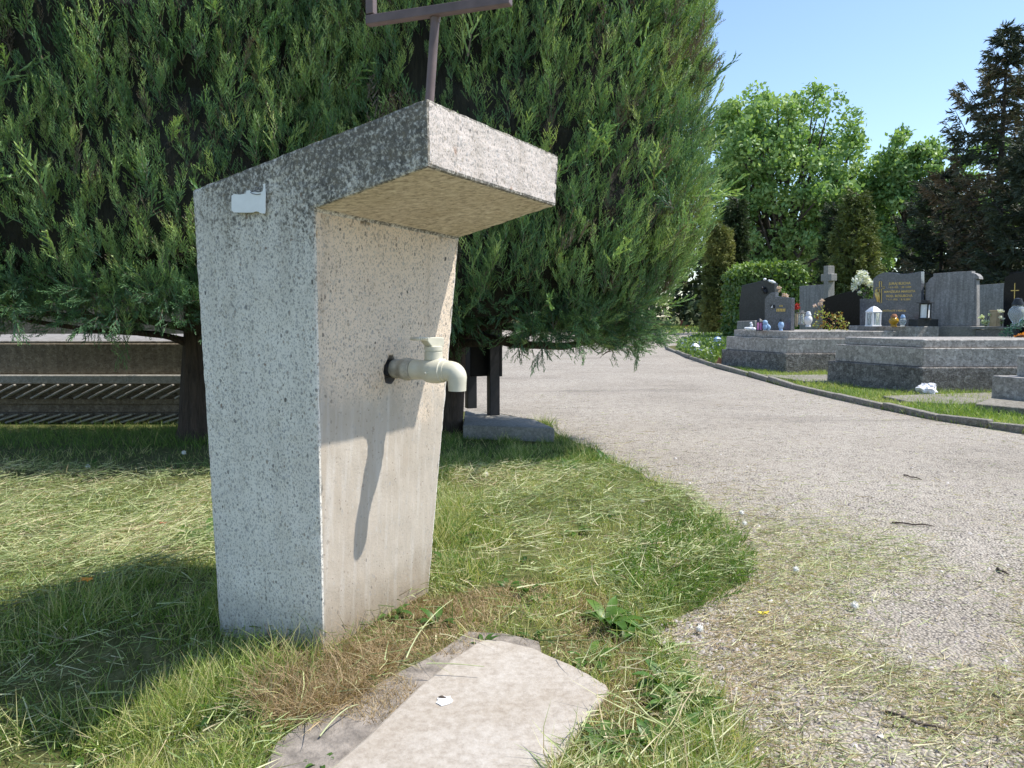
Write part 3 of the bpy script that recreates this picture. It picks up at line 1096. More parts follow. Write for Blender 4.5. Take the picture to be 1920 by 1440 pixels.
def juniper(name, label, cx, cy, ax, ay, zlo, zhi, pw, trunk, seed, lean, dens, prof, front):
    rg = np.random.default_rng(seed)
    root = thing(name, label, "juniper tree", (trunk[0], trunk[1], 0), "clipped junipers behind the water post")
    zs = np.array([p[0] for p in prof])
    fs = np.array([p[1] for p in prof])

    def shell(th, z, k=1.0):
        c, s_ = np.cos(th), np.sin(th)
        r = (np.abs(c) ** pw + np.abs(s_) ** pw) ** (-1 / pw)
        f = np.interp(z, zs, fs) * k
        p = np.stack([cx + ax * c * r * f, cy + ay * s_ * r * f, z + 0 * c], -1)
        n = np.stack([np.sign(c) * np.abs(c) ** (pw - 1) / ax, np.sign(s_) * np.abs(s_) ** (pw - 1) / ay, 0 * c], -1)
        n = nrm(n)
        df = np.gradient(fs, zs)
        n[:, 2] = -np.interp(z, zs, df) * min(ax, ay)
        return p, nrm(n)

    cl = Cloud()
    N = int(dens)
    # more plumes to the side that faces the path and the post than to the back
    th = rg.uniform(0, 2 * math.pi, N * 3)
    z = zlo + (zhi - zlo) * rg.uniform(0, 1, N * 3) ** 1.05
    p, n = shell(th, z)
    w = np.where(n[:, 1] < 0.25, 1.0, 0.32)
    w = w * np.where(z > 3.1, 0.45, 1.0)
    keep = rg.uniform(size=len(w)) < w
    p, n, z = p[keep][:N], n[keep][:N], z[keep][:N]
    # relief: hollows and bulges
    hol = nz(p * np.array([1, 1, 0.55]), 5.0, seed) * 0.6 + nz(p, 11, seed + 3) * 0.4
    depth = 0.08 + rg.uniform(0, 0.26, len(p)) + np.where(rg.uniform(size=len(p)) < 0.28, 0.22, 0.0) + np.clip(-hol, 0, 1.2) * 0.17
    dens_keep = rg.uniform(size=len(p)) < np.clip(1.15 + hol * 0.65, 0.4, 1.0)
    if lean[0]:
        dens_keep &= ~((p[:, 0] < 0.02) & (p[:, 2] < 0.86) & (p[:, 0] > -0.5))      # thin skirt above the bin
    p, n, z, depth, hol = (a[dens_keep] for a in (p, n, z, depth, hol))
    d = nrm(np.array([0, 0, 0.95]) + n * np.array([0.33, 0.33, 0.25]) + rg.normal(size=n.shape) * 0.19 + np.array(lean) * np.clip(p[:, :1] - cx + 0.3, 0, 9) + np.stack([0 * z, 0 * z, -0.55 * np.clip((zlo + 0.35 - z) / 0.35, 0, 1)], -1))
    S = rg.uniform(0.13, 0.29, len(p)) * np.where(rg.uniform(size=len(p)) < 0.06, 1.3, 1.0) * np.where(z < zlo + 0.4, 0.85, 1.0)
    P = p - n * depth[:, None] - d * (S * 0.55)[:, None]
    R = frames(d, nrm(n + rg.normal(size=n.shape) * 0.5))
    patch = nz(p, 2.1, seed + 1)
    tint = 0.39 + 0.10 * patch + rg.normal(size=len(p)) * 0.125 + 0.13 * np.clip(hol, -1, 1) - 0.8 * np.clip(depth - 0.26, 0, 0.3)  # hollows and deeper plumes tinted darker: shade put into the colour
    tint = np.where(rg.uniform(size=len(p)) < 0.10, tint + 0.17, tint)
    tint = np.clip(tint, 0.02, 0.70)
    dead = (rg.uniform(size=len(p)) < 0.03 + 0.06 * (nz(p, 3.3, seed + 8) > 0.75))
    tint = np.where(dead, 0.93, tint)
    which = rg.integers(len(PLU), size=len(p))
    for k in range(len(PLU)):
        q_ = which == k
        if q_.any():
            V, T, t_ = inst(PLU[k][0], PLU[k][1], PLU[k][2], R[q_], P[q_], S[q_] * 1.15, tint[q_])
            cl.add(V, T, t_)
    # the underside: drooping, darker tinted sprays at the rim
    m = int(dens * 0.11)
    th = rg.uniform(0, 2 * math.pi, m)
    k_ = np.sqrt(rg.uniform(0.05, 1, m))
    pu, nu = shell(th, np.full(m, zlo + 0.12), 1.0)
    pu = np.array([cx, cy, 0]) + (pu - np.array([cx, cy, 0])) * np.stack([k_, k_, np.ones(m)], -1)
    pu[:, 2] = zlo + 0.10 + 0.12 * nz(pu, 4, seed + 5) + rg.uniform(0, 0.22, m)
    if lean[0]:
        pu[:, 2] += np.where((pu[:, 0] < 0.05) & (pu[:, 0] > -0.6), 0.16, 0.0)
    d = nrm(nu * np.array([0.9, 0.9, 0]) + np.array([0, 0, -0.12]) + rg.normal(size=nu.shape) * 0.45)
    S = rg.uniform(0.16, 0.30, m)
    which = rg.integers(len(PLU), size=m)
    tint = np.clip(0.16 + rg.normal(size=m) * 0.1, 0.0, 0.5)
    for k in range(len(PLU)):
        q_ = which == k
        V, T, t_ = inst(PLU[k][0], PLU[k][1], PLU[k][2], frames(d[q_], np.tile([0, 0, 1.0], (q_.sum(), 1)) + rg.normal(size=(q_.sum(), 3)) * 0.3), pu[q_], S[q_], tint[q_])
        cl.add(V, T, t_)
    # single long shoots that break the outline
    m = int(dens * 0.025)
    th = rg.uniform(0, 2 * math.pi, m)
    z = zlo + 0.2 + (zhi - zlo) * rg.uniform(0, 1, m)
    ps, ns = shell(th, z)
    d = nrm(ns * 0.75 + np.array([0, 0, 0.75]) + rg.normal(size=ns.shape) * 0.35)
    for k in range(len(SPR)):
        q_ = np.arange(m) % len(SPR) == k
        tv, tf, t_ = SPR[k]
        cl.add(*inst(tv, tf, t_, frames(d[q_], rdir(rg, q_.sum())), ps[q_] - ns[q_] * 0.1, rg.uniform(0.18, 0.34, q_.sum()), np.clip(0.5 + rg.normal(size=q_.sum()) * 0.12, 0, 0.74)))
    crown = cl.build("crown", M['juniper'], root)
    # solid dark hull for the dead heart, added to stop light leaking through
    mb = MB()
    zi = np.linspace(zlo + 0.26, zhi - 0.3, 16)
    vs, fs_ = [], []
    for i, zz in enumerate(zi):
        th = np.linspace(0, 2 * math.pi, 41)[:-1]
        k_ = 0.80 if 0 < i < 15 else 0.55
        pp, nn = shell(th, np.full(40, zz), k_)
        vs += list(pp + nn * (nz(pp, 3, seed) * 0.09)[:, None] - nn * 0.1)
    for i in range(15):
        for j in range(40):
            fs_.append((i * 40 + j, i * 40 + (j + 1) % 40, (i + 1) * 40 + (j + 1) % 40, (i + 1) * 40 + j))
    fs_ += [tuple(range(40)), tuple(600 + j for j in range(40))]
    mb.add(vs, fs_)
    mb.build("dark_inner_hull", M['inner'], root)
    # trunk and bare limbs
    mb = MB()
    t0 = np.array([trunk[0], trunk[1], 0.0])
    mb.tube([t0 - UP * 0.05, t0 + UP * 0.1, t0 + np.array([0.02, 0, 0.45]), t0 + np.array([0.03, 0.02, 0.9]), t0 + np.array([0, 0.02, 1.8])],
            [trunk[2] * 1.45, trunk[2] * 1.15, trunk[2], trunk[2] * 0.9, trunk[2] * 0.7], 18, jit=0.12, rg=rg)
    for (dx, dy, dz, r) in front:
        a = t0 + UP * (0.62 + 0.2 * rg.uniform())
        e = np.array([trunk[0] + dx, trunk[1] + dy, dz])
        mid = (a + e) / 2 + np.array([rg.uniform(-0.1, 0.1), rg.uniform(-0.1, 0.1), -0.05])
        mb.tube([a, a * 0.6 + mid * 0.4 + UP * 0.03, mid, mid * 0.45 + e * 0.55 + UP * rg.uniform(-0.06, 0.05), e], [r * 1.3, r * 1.1, r, r * 0.8, r * 0.4], 9, jit=0.15, rg=rg)
    mb.build("trunk", M['bark'], root, smooth=True)
    return root


juniper("juniper_tree", "big dense juniper beside the path, its rounded side hanging over the black bin", -0.05, 5.12, 1.42, 1.02, 0.62, 4.3, 2.5, (-0.47, 5.75, 0.085), 21,
        (0.07, 0, 0), 7400, [(0.55, 0.52), (0.72, 0.66), (0.9, 0.80), (1.15, 0.93), (1.5, 1.0), (3.4, 0.99), (4.0, 0.86), (4.4, 0.3)],
        [(1.1, -0.75, 0.74, 0.03), (0.75, -1.0, 0.86, 0.026), (1.4, 0.0, 0.9, 0.03), (0.2, -1.1, 1.0, 0.022), (-0.5, -0.8, 0.8, 0.025), (0.85, -0.9, 1.2, 0.03)])
juniper("juniper_tree", "big dense juniper behind the water post with a tapering trunk, over the low tomb wall", -2.65, 4.98, 1.95, 1.0, 0.77, 4.2, 3.0, (-2.3, 5.45, 0.105), 33,
        (0, 0, 0), 8600, [(0.67, 0.74), (0.8, 0.86), (0.98, 0.95), (1.3, 1.0), (3.3, 1.0), (3.9, 0.86), (4.3, 0.3)],
        [(-1.1, -0.7, 0.98, 0.018), (0.6, -0.9, 1.1, 0.018), (-0.4, -0.9, 1.0, 0.016), (-1.7, -0.3, 1.1, 0.02)])

# ------------------------------------------------------------------ low tomb behind the left juniper
tw = thing("tomb_wall", "long low weathered concrete tomb wall behind the juniper trunk, with slanting ribs below", "tomb wall", (-3.4, 6.3, 0))
xa, xb = -5.6, -1.75


def xbox(mb, x0, x1, y0, y1, z0, z1, mi=0):
    return mb.box(((x0 + x1) / 2, (y0 + y1) / 2, (z0 + z1) / 2), ((x1 - x0) / 2, 0, 0), (0, (y1 - y0) / 2, 0), (0, 0, (z1 - z0) / 2), mi)


mb = MB()
xbox(mb, xa, xb, 6.22, 8.6, 0.41, 0.665)
mb.build("front_panel", M['conc_brown'], tw, bevel=0.008)
mb = MB()
xbox(mb, xa + 0.02, xb - 0.02, 6.235, 8.55, 0.668, 0.684)
mb.build("top_slab", M['terrazzo_top'], tw, bevel=0.004)
mb = MB()
xbox(mb, xa - 0.02, xb + 0.02, 6.165, 8.6, 0.335, 0.407)
mb.build("ledge", M['conc'], tw, bevel=0.008)
mb = MB()
xbox(mb, xa, xb, 6.30, 8.55, -0.05, 0.332)
xbox(mb, xa, xb, 6.24, 6.298, -0.05, 0.085)
xbox(mb, xa, xb, 6.26, 6.298, 0.15, 0.205)
mb.build("base", M['conc_brown'], tw, bevel=0.01)
for z0, z1 in ((0.215, 0.328), (0.01, 0.082)):
    mb = MB()
    x = xa
    while x < xb - 0.25:
        mb.bar((x, 6.165 if z0 > 0.1 else 6.19, z0), (x + 0.23, 6.165 if z0 > 0.1 else 6.19, z1), 0.05, 0.016, up=(0, 0, 1))
        x += 0.118
    mb.build("rib_row", M['conc'], tw, bevel=0.004)  # paler concrete than the base, stands in for sunlit stripes
gv = MB()
xbox(gv, -14, -2.2, 10.2, 10.5, 0.0, 1.22)
tag(gv.build("stone_wall", M['conc_brown'], bevel=0.02), "plain brown stone wall seen through the left juniper's lowest twigs", "wall")

# ------------------------------------------------------------------ black bin on its pad
pad_px = [(868, 797), (1040, 803), (1004, 787), (925, 774), (872, 770)]
pts = [G(x, y, 0.10) for x, y in pad_px]
mb = MB()
mb.prism([(p[0], p[1], -0.05) for p in pts], (0, 0, 0.15))
tag(mb.build("concrete_pad", M['conc'], bevel=0.006, seg=1), "rough low concrete pad under the black bin at the path edge", "pad")
lb = thing("litter_bin", "black litter bin on square posts under the juniper's low branches", "litter bin", (-0.2, 6.0, 0.1))
pA, pB = G(925, 778, 0.10), G(883, 765, 0.10)
dv = nrm(pB - pA)
dr_ = np.array([-dv[1], dv[0], 0]) * -1
if dr_[0] < 0:
    dr_ = -dr_
for q_ in (pA, pB):
    mb = MB()
    mb.box(q_ + UP * 0.46, dr_ * 0.043, dv * 0.035, UP * 0.46)
    mb.build("post", M['bin_post'], lb, bevel=0.004)
mb = MB()
cc = (pA + pB) / 2 + np.array([0, 0, 0.58])
wv = np.linalg.norm(pB - pA) / 2 - 0.037
mb.box(cc - dr_ * 0.05, dr_ * 0.13, dv * wv, UP * 0.27)
mb.build("box", M['bin'], lb, bevel=0.01, seg=2)
mb = MB()
mb.box(pA + dr_ * 0.055 + UP * 0.5 + dv * 0.02, dr_ * 0.010, dv * 0.055, UP * 0.19)
mb.build("side_plate", M['bin_post'], lb, bevel=0.003)


# ------------------------------------------------------------------ grass, mown hay, weeds
def inside(poly, P):
    poly = np.asarray(poly)
    x, y = P[:, 0], P[:, 1]
    r = np.zeros(len(P), bool)
    j = len(poly) - 1
    for i in range(len(poly)):
        xi, yi = poly[i][:2]
        xj, yj = poly[j][:2]
        c = ((yi > y) != (yj > y)) & (x < (xj - xi) * (y - yi) / (yj - yi + 1e-12) + xi)
        r ^= c
        j = i
    return r


def gpoly(pts):
    return np.array([G(x, y)[:2] for x, y in pts])


FOUNT = np.array([Av[:2], Bv[:2], C2[:2], Cv[:2]])
SLABP = np.array([p[:2] for p in so])
FOOTP = np.array([p[:2] for p in foot])
PADP = np.array([p[:2] for p in pts])
PATHP = np.concatenate([[(0.42, -3), (0.42, 1.2)], pl, [(9, 60), (9, 27)], np.array(KERB)])


def blade_templates(rg, n=8, curl=(0.1, 0.9), w=1.0, seg=3):
    out = []
    for _ in range(n):
        c = rg.uniform(*curl)
        V, T = [], []
        for i in range(seg + 1):
            u = i / seg
            ww = w * ((1 - u ** 1.6) + 0.06)
            a = c * u
            p = np.array([0, math.sin(a) * u * 0.9, math.cos(a) * u])
            V += [p + np.array([-ww, 0, 0]), p + np.array([ww, 0, 0])]
        for i in range(seg):
            T += [[2 * i, 2 * i + 1, 2 * i + 2], [2 * i + 1, 2 * i + 3, 2 * i + 2]]
        out.append((np.array(V), np.array(T), np.repeat(np.linspace(-0.05, 0.1, seg + 1), 2)))
    return out


rgg = np.random.default_rng(404)
BL = blade_templates(rgg, 10)
LY = blade_templates(rgg, 12, (-0.9, 0.9), 1.0, 3)


def scatter(cl, tmpl, P, D, S, tint, rg, wid=0.0014):
    wid = wid * rg.uniform(0.55, 1.3, len(P))
    R = frames(D, rdir(rg, len(P)))
    w = rg.integers(len(tmpl), size=len(P))
    for k in range(len(tmpl)):
        q_ = w == k
        if q_.any():
            cl.add(*inst(*tmpl[k], R[q_], P[q_], S[q_], tint[q_], wid[q_]))


def field(rg, n, x0, x1, y0, y1, power=2.0):
    """points on the ground, thicker towards the camera"""
    u = rg.uniform(0, 1, n)
    y = 1.0 / ((1 - u) / y0 + u / y1) if power == 2.0 else y0 + (y1 - y0) * u
    x = rg.uniform(0, 1, n)
    lim0, lim1 = np.maximum(x0, -0.75 * y - 0.15), np.minimum(x1, 0.75 * y + 0.15)
    x = lim0 + (lim1 - lim0) * x
    k = lim1 > lim0
    return np.stack([x, y], -1)[k]


def clear(P, *polys):
    m = np.ones(len(P), bool)
    for q_ in polys:
        m &= ~inside(q_, P)
    return m


def dist_line(P, L):
    d = np.full(len(P), 1e9)
    for a, b in zip(L[:-1], L[1:]):
        ab = b - a
        t_ = np.clip(((P - a) @ ab) / (ab @ ab + 1e-12), 0, 1)
        d = np.minimum(d, np.linalg.norm(P - a - t_[:, None] * ab, axis=1))
    return d


def v3(P, z=0.0):
    return np.concatenate([P, np.full((len(P), 1), z) if np.isscalar(z) else z[:, None]], 1)


# zones read off the ground
DRY1 = gpoly([(470, 1310), (520, 1210), (610, 1225), (700, 1170), (790, 1120), (880, 1130), (980, 1160), (1000, 1215), (880, 1190), (740, 1260), (640, 1340), (520, 1370)])
DRY2 = gpoly([(830, 1120), (980, 1090), (1130, 1120), (1230, 1250), (1240, 1460), (1060, 1460), (1140, 1290), (1000, 1210)])
LUSH = gpoly([(815, 950), (900, 930), (960, 1000), (900, 1100), (810, 1110)])
HAYL = gpoly([(-120, 880), (395, 890), (405, 1060), (300, 1080), (0, 1180), (-150, 1180)])
HAYR = gpoly([(840, 880), (1130, 870), (1290, 930), (1380, 1010), (1390, 1080), (1180, 1050), (1000, 1040), (850, 960)])
SHADE = gpoly([(-300, 790), (390, 790), (390, 900), (-300, 905)])

P = np.concatenate([field(rgg, 260000, -4.6, 1.6, 1.3, 6.3), field(rgg, 130000, -1.2, 1.5, 2.8, 6.3, 1.0)])
e = dist_line(P, pl)
ok = clear(P, FOUNT, SLABP, PADP, FOOTP) & (~inside(PATHP, P) | ((e < 0.05) & (rgg.uniform(size=len(P)) < 0.45)))
P, e = P[ok], e[ok]
n1 = nz(P, 4.5, 2)
n2 = nz(P, 13, 5)
n3 = nz(P, 1.6, 7)
dry = inside(DRY1, P) | inside(DRY2, P)
lush = inside(LUSH, P)
hay = inside(HAYL, P) | inside(HAYR, P)
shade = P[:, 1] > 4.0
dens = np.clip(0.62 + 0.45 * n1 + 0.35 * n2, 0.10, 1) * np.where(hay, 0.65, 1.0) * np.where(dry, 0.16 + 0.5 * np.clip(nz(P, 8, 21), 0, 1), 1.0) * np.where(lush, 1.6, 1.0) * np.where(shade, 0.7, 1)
k = rgg.uniform(size=len(P)) < dens
P, e, n1, n2, n3, dry, lush, hay, shade = (a[k] for a in (P, e, n1, n2, n3, dry, lush, hay, shade))
n = len(P)
L = rgg.gamma(6, 1 / 6, n) * np.where(lush, 0.062, 0.034) * (1 + 0.45 * n2) * np.where(hay, 0.85, 1) * np.where(shade, 1.25, 1)
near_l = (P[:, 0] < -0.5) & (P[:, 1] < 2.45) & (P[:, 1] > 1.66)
L = L * np.where(near_l, 1.9, 1.0) * np.where(e < 0.16, 1.2, 1)
L = np.clip(L, 0.012, 0.15)
D = nrm(v3(rgg.normal(size=(n, 2)) * 0.62, 1.0) + v3(np.stack([n3, n1], -1) * 0.22, 0.0))
t = 0.36 + 0.16 * n3 + 0.10 * n1 + rgg.normal(size=n) * 0.15 + np.where(lush, -0.12, 0) + np.where(shade, -0.16, 0) + np.where(e < 0.2, -0.06, 0) + np.where(hay, 0.10, 0) + np.where(near_l, -0.14, 0)  # tint lowered under the junipers and in the post's shadow, deepening the shade
right = (P[:, 0] > -0.35) & (P[:, 1] < 4.2)
strawy = rgg.uniform(size=n) < 0.20 + 0.15 * np.clip(n2, 0, 1) + np.where(right, 0.16 + 0.25 * np.clip(nz(P, 7, 11), 0, 1), 0)
t = np.clip(np.where(strawy, 0.82 + rgg.normal(size=n) * 0.08, t), 0.02, 0.95)
wmul = np.clip(P[:, 1] / 2.6, 0.8, 2.0)
cl = Cloud()
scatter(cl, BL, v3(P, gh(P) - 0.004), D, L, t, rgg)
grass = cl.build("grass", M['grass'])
tag(grass, "short green lawn grass round the water post, running to the path edge", None, None, "stuff")

# dead tussocks at the foot of the post and by the slab
P = field(rgg, 110000, -0.9, 0.75, 1.25, 2.8)
ok = (inside(DRY1, P) | inside(DRY2, P) | (inside(FOOTP, P) & (nz(P, 14, 6) > 0.1))) & clear(P, FOUNT, SLABP) & (rgg.uniform(size=len(P)) < np.clip(0.75 + 0.6 * nz(P, 9, 3), 0.1, 1))
P = P[ok]
tuft = inside(gpoly([(470, 1330), (500, 1215), (620, 1235), (720, 1190), (760, 1230), (660, 1330), (520, 1390)]), P)
n = len(P)
D = nrm(v3(rgg.normal(size=(n, 2)) * 0.75, 0.8) + np.where(tuft, 1.0, 0.0)[:, None] * np.array([0.15, -0.9, 0.15]))
L = rgg.uniform(0.02, 0.065, n) * np.where(tuft, 1.9, 0.6)
t = np.clip(0.45 + 0.25 * nz(P, 6, 8) + rgg.normal(size=n) * 0.2, 0, 1)
cl = Cloud()
scatter(cl, blade_templates(rgg, 8, (0.2, 1.3), 1.0, 3), v3(P, 0.0), D, L, t, rgg, 0.0009)
tag(cl.build("dead_grass", M['dry']), "brown dead grass matted round the foot of the water post and slab", None, None, "stuff")

# mown grass lying about, on the lawn and over the path
cl = Cloud()
P = field(rgg, 210000, -4.6, 1.5, 1.3, 4.4)
hay = inside(HAYL, P) | inside(HAYR, P)
left = (P[:, 0] < -0.5) & (P[:, 1] < 2.6)
ok = clear(P, FOUNT, SLABP, FOOTP) & (~inside(PATHP, P)) & (rgg.uniform(size=len(P)) < np.where(hay, 0.95, np.where(left, 0.13, 0.26)) * np.where(inside(DRY1, P) | inside(DRY2, P), 0.22, 1.0) * np.where((P[:, 0] < 0.0) & (P[:, 1] < 1.62), 0.3, 1.0) * np.clip(0.75 + 0.55 * nz(P, 6, 4), 0.05, 1))
P, left = P[ok], left[ok]
hay = inside(HAYL, P) | inside(HAYR, P)
n = len(P)
base_a = 0.3 + 0.9 * nz(P, 2.2, 6)
a = base_a + rgg.normal(size=n) * 1.0
D = nrm(np.stack([np.cos(a), np.sin(a), rgg.normal(size=n) * 0.13 + 0.03], -1))
z = rgg.uniform(0.008, 0.05, n) + np.clip(nz(P, 5, 1), 0, 1) * 0.025
L = rgg.gamma(1.8, 1 / 1.8, n) * 0.058
t = np.clip(0.46 + 0.24 * nz(P, 4.5, 12) + rgg.normal(size=n) * 0.26 - 0.25 * left, 0, 1)  # stalks within the post's shadow tinted darker as well
scatter(cl, LY, v3(P, z + gh(P)), D, np.clip(L, 0.012, 0.26), t, rgg, 0.00135)
# swathes on the path
P = field(rgg, 165000, 0.2, 4.0, 1.25, 9.5)
X, Yp = proj(v3(P, 0.0))
sw = 0.9 * np.exp(-((Yp - (1010 + 0.16 * (X - 1300))) / 95) ** 2) + 0.75 * np.exp(-((Yp - (1190 + 0.22 * (X - 1400))) / 70) ** 2) * (X < 1950) + 0.3 * np.exp(-((Yp - 1350) / 50) ** 2) * (X > 1650)
e = dist_line(P, pl)
ek = dist_line(P, np.array(KERB))
sw = sw * np.clip(0.42 + 0.9 * nz(P, 3.6, 3), 0, 1.0) + 0.28 * np.exp(-(e / 0.22) ** 2) + 0.32 * np.exp(-(ek / 0.5) ** 2) + 0.03 + 0.08 * np.clip(nz(P, 1.7, 8), 0, 1)
ok = inside(PATHP, P) & (rgg.uniform(size=len(P)) < sw)
P = P[ok]
n = len(P)
a = 0.25 + rgg.normal(size=n) * 0.8
D = nrm(np.stack([np.cos(a), np.sin(a), rgg.normal(size=n) * 0.05], -1))
L = np.clip(rgg.gamma(1.3, 1 / 1.3, n) * 0.03, 0.007, 0.2)
t = np.clip(0.80 + 0.22 * nz(P, 3.0, 5) + rgg.normal(size=n) * 0.24, 0, 1)
t = np.where(rgg.uniform(size=n) < 0.22, rgg.uniform(0.13, 0.19, n), t)
scatter(cl, LY, v3(P, rgg.uniform(0.006, 0.013, n)), D, L, t, rgg, 0.0011)
tag(cl.build("mown_grass", M['hay']), "pale mown grass stalks lying over the lawn and drifted across the path", None, None, "stuff")

# loose chippings on the path edge
tv = np.array([[1, 0, -0.3], [0, 1, -0.3], [-1, 0, -0.3], [0, -1, -0.3], [0.3, 0.2, 0.62], [-0.3, -0.15, 0.6]])
tf = np.array([[0, 1, 4], [1, 2, 5], [2, 3, 5], [3, 0, 4], [1, 5, 4], [3, 4, 5]])
P = field(rgg, 30000, 0.05, 2.6, 1.25, 5.0)
X, Yp = proj(v3(P, 0.0))
e = dist_line(P, pl)
w = 0.75 * np.exp(-((X - 1300) / 140) ** 2) * (Yp > 1130) + 0.10 + 0.5 * np.exp(-(e / 0.12) ** 2)
ok = inside(PATHP, P) & (rgg.uniform(size=len(P)) < w)
P = P[ok]
n = len(P)
cl = Cloud()
R = frames(nrm(v3(rgg.normal(size=(n, 2)) * 0.25, 1.0)), rdir(rgg, n))
S = np.clip(rgg.gamma(2.5, 1 / 2.5, n) * 0.0042, 0.002, 0.013)
cl.add(*inst(tv, tf, np.zeros(6), R, v3(P, 0.005), S, np.clip(rgg.normal(size=n) * 0.24 + 0.48, 0, 1)))
tag(cl.build("chippings", M['stone_bits']), "loose grey chippings scattered along the broken path edge", None, None, "stuff")

# weeds: rosettes and feathery yarrow
LF = []
for _ in range(6):
    V, T = [], []
    seg = 5
    c = rgg.uniform(0.5, 1.3)
    for i in range(seg + 1):
        u = i / seg
        ww = 0.15 * math.sin(math.pi * min(1, u * 0.92 + 0.08)) ** 0.8 + 0.008
        p = np.array([0, math.sin(c * u) * u, math.cos(c * u) * u])
        V += [p + np.array([-ww, -0.03, 0.02]), p, p + np.array([ww, -0.03, 0.02])]
    for i in range(seg):
        for j in (0, 1):
            q0 = 3 * i + j
            T += [[q0, q0 + 1, q0 + 3], [q0 + 1, q0 + 4, q0 + 3]]
    LF.append((np.array(V), np.array(T), np.zeros(len(V))))
cl = Cloud()
spots = [(1140, 1172, 0.10, 16, 0.6), (1105, 1240, 0.07, 8, 0.4), (1195, 1195, 0.07, 7, 0.55), (1250, 1290, 0.085, 12, 0.5), (1285, 1335, 0.08, 12, 0.4), (1215, 1400, 0.07, 10, 0.45), (1130, 1395, 0.06, 8, 0.55),
         (1120, 1420, 0.06, 8, 0.6), (845, 1060, 0.08, 12, 0.4), (860, 1010, 0.09, 12, 0.3), (1060, 880, 0.09, 9, 0.6), (1130, 860, 0.09, 8, 0.4), (600, 1432, 0.035, 6, 0.35), (1262, 1330, 0.07, 10, 0.4),
         (1080, 1000, 0.07, 8, 0.65), (905, 1210, 0.04, 5, 0.2), (1270, 1405, 0.08, 12, 0.5), (60, 1390, 0.05, 7, 0.3), (130, 1300, 0.05, 7, 0.25), (330, 1010, 0.08, 8, 0.5), (240, 1260, 0.05, 7, 0.2), (395, 1010, 0.13, 10, 0.55), (820, 1170, 0.06, 8, 0.35), (1010, 1130, 0.05, 7, 0.5)]
for _ in range(70):
    g_ = field(rgg, 1, -3.5, 1.2, 1.4, 5.0)
    if len(g_) and clear(g_, FOUNT, SLABP, FOOTP, PATHP)[0]:
        x_, y_ = proj(v3(g_, 0.0))
        spots.append((float(x_[0]), float(y_[0]), rgg.uniform(0.035, 0.07), int(rgg.integers(4, 8)), rgg.uniform(0.2, 0.6)))
for (x, y, s_, n, t_) in spots:
    c = G(x, y)
    a = rgg.uniform(0, 6.28, n)
    D = nrm(np.stack([np.cos(a) * 0.5, np.sin(a) * 0.5, rgg.uniform(0.5, 1.2, n)], -1))
    w = rgg.integers(len(LF), size=n)
    for k in range(len(LF)):
        q_ = w == k
        if q_.any():
            z_ = np.zeros((q_.sum(), 3)) + c + UP * float(gh(c)) + np.stack([np.cos(a[q_]), np.sin(a[q_]), 0 * a[q_]], -1) * 0.012
            cl.add(*inst(*LF[k], frames(D[q_], np.stack([np.cos(a[q_]), np.sin(a[q_]), 0 * a[q_] + 0.3], -1)), z_, s_ * rgg.uniform(0.65, 1.2, q_.sum()), np.clip(t_ + rgg.normal(size=q_.sum()) * 0.12, 0, 1)))
P = field(rgg, 9000, 0.2, 1.0, 1.9, 3.2)
YAR = gpoly([(1190, 1010), (1330, 960), (1400, 1040), (1395, 1090), (1300, 1150), (1200, 1150), (1150, 1090)])
P = P[inside(YAR, P)][:420]
n = len(P)
for k in range(len(SPR)):
    q_ = np.arange(n) % len(SPR) == k
    d = nrm(v3(rgg.normal(size=(q_.sum(), 2)) * 0.6 + np.array([0.35, -0.1]), 0.8))
    cl.add(*inst(*SPR[k], frames(d, rdir(rgg, q_.sum())), v3(P[q_], 0.0), rgg.uniform(0.04, 0.10, q_.sum()), np.clip(0.78 + rgg.normal(size=q_.sum()) * 0.12, 0, 1)))
tag(cl.build("weeds", M['weed']), "broad leaved weeds and feathery yarrow growing among the lawn grass", None, None, "stuff")

# grass strip between the kerb and the graves, and beyond the path
cl = Cloud()
P = field(rgg, 42000, 3.3, 7.2, 5.2, 13.5, 1.0)
KP = np.concatenate([np.array(KERB), [[12, -3], [12, 27]]])
P = P[inside(KP, P)]
P = P[(P[:, 0] < 4.7 + 0.25 * nz(P, 2, 3)) | (P[:, 1] > 7)]
n = len(P)
L = rgg.uniform(0.03, 0.075, n) * (1 + 0.4 * nz(P, 4, 1))
t = np.clip(0.50 + 0.18 * nz(P, 3, 2) + rgg.normal(size=n) * 0.14, 0, 1)
scatter(cl, blade_templates(rgg, 6, (0.1, 0.9), 1.0, 2), v3(P, 0.0), nrm(v3(rgg.normal(size=(n, 2)) * 0.4, 1.0)), L, t, rgg, 0.003)
P = np.stack([rgg.uniform(6, 24, 9000), rgg.uniform(36, 60, 9000)], -1)
n = len(P)
scatter(cl, blade_templates(rgg, 4, (0.1, 0.9), 1.0, 2), v3(P, 0.0), nrm(v3(rgg.normal(size=(n, 2)) * 0.4, 1.0)), rgg.uniform(0.15, 0.3, n), np.clip(0.45 + rgg.normal(size=n) * 0.14, 0, 1), rgg, 0.02)
P = np.stack([rgg.uniform(-6, -0.6, 9000), rgg.uniform(5.0, 5.95, 9000)], -1)
P = P[clear(P, PADP)]
n = len(P)
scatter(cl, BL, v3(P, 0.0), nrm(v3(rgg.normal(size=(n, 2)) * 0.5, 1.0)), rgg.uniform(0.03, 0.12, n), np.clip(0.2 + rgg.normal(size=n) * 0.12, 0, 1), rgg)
tag(cl.build("verge_grass", M['grass']), "grass growing on the verges beside the graves and under the junipers", None, None, "stuff")

# small finds on the ground
fz = np.random.default_rng(3)


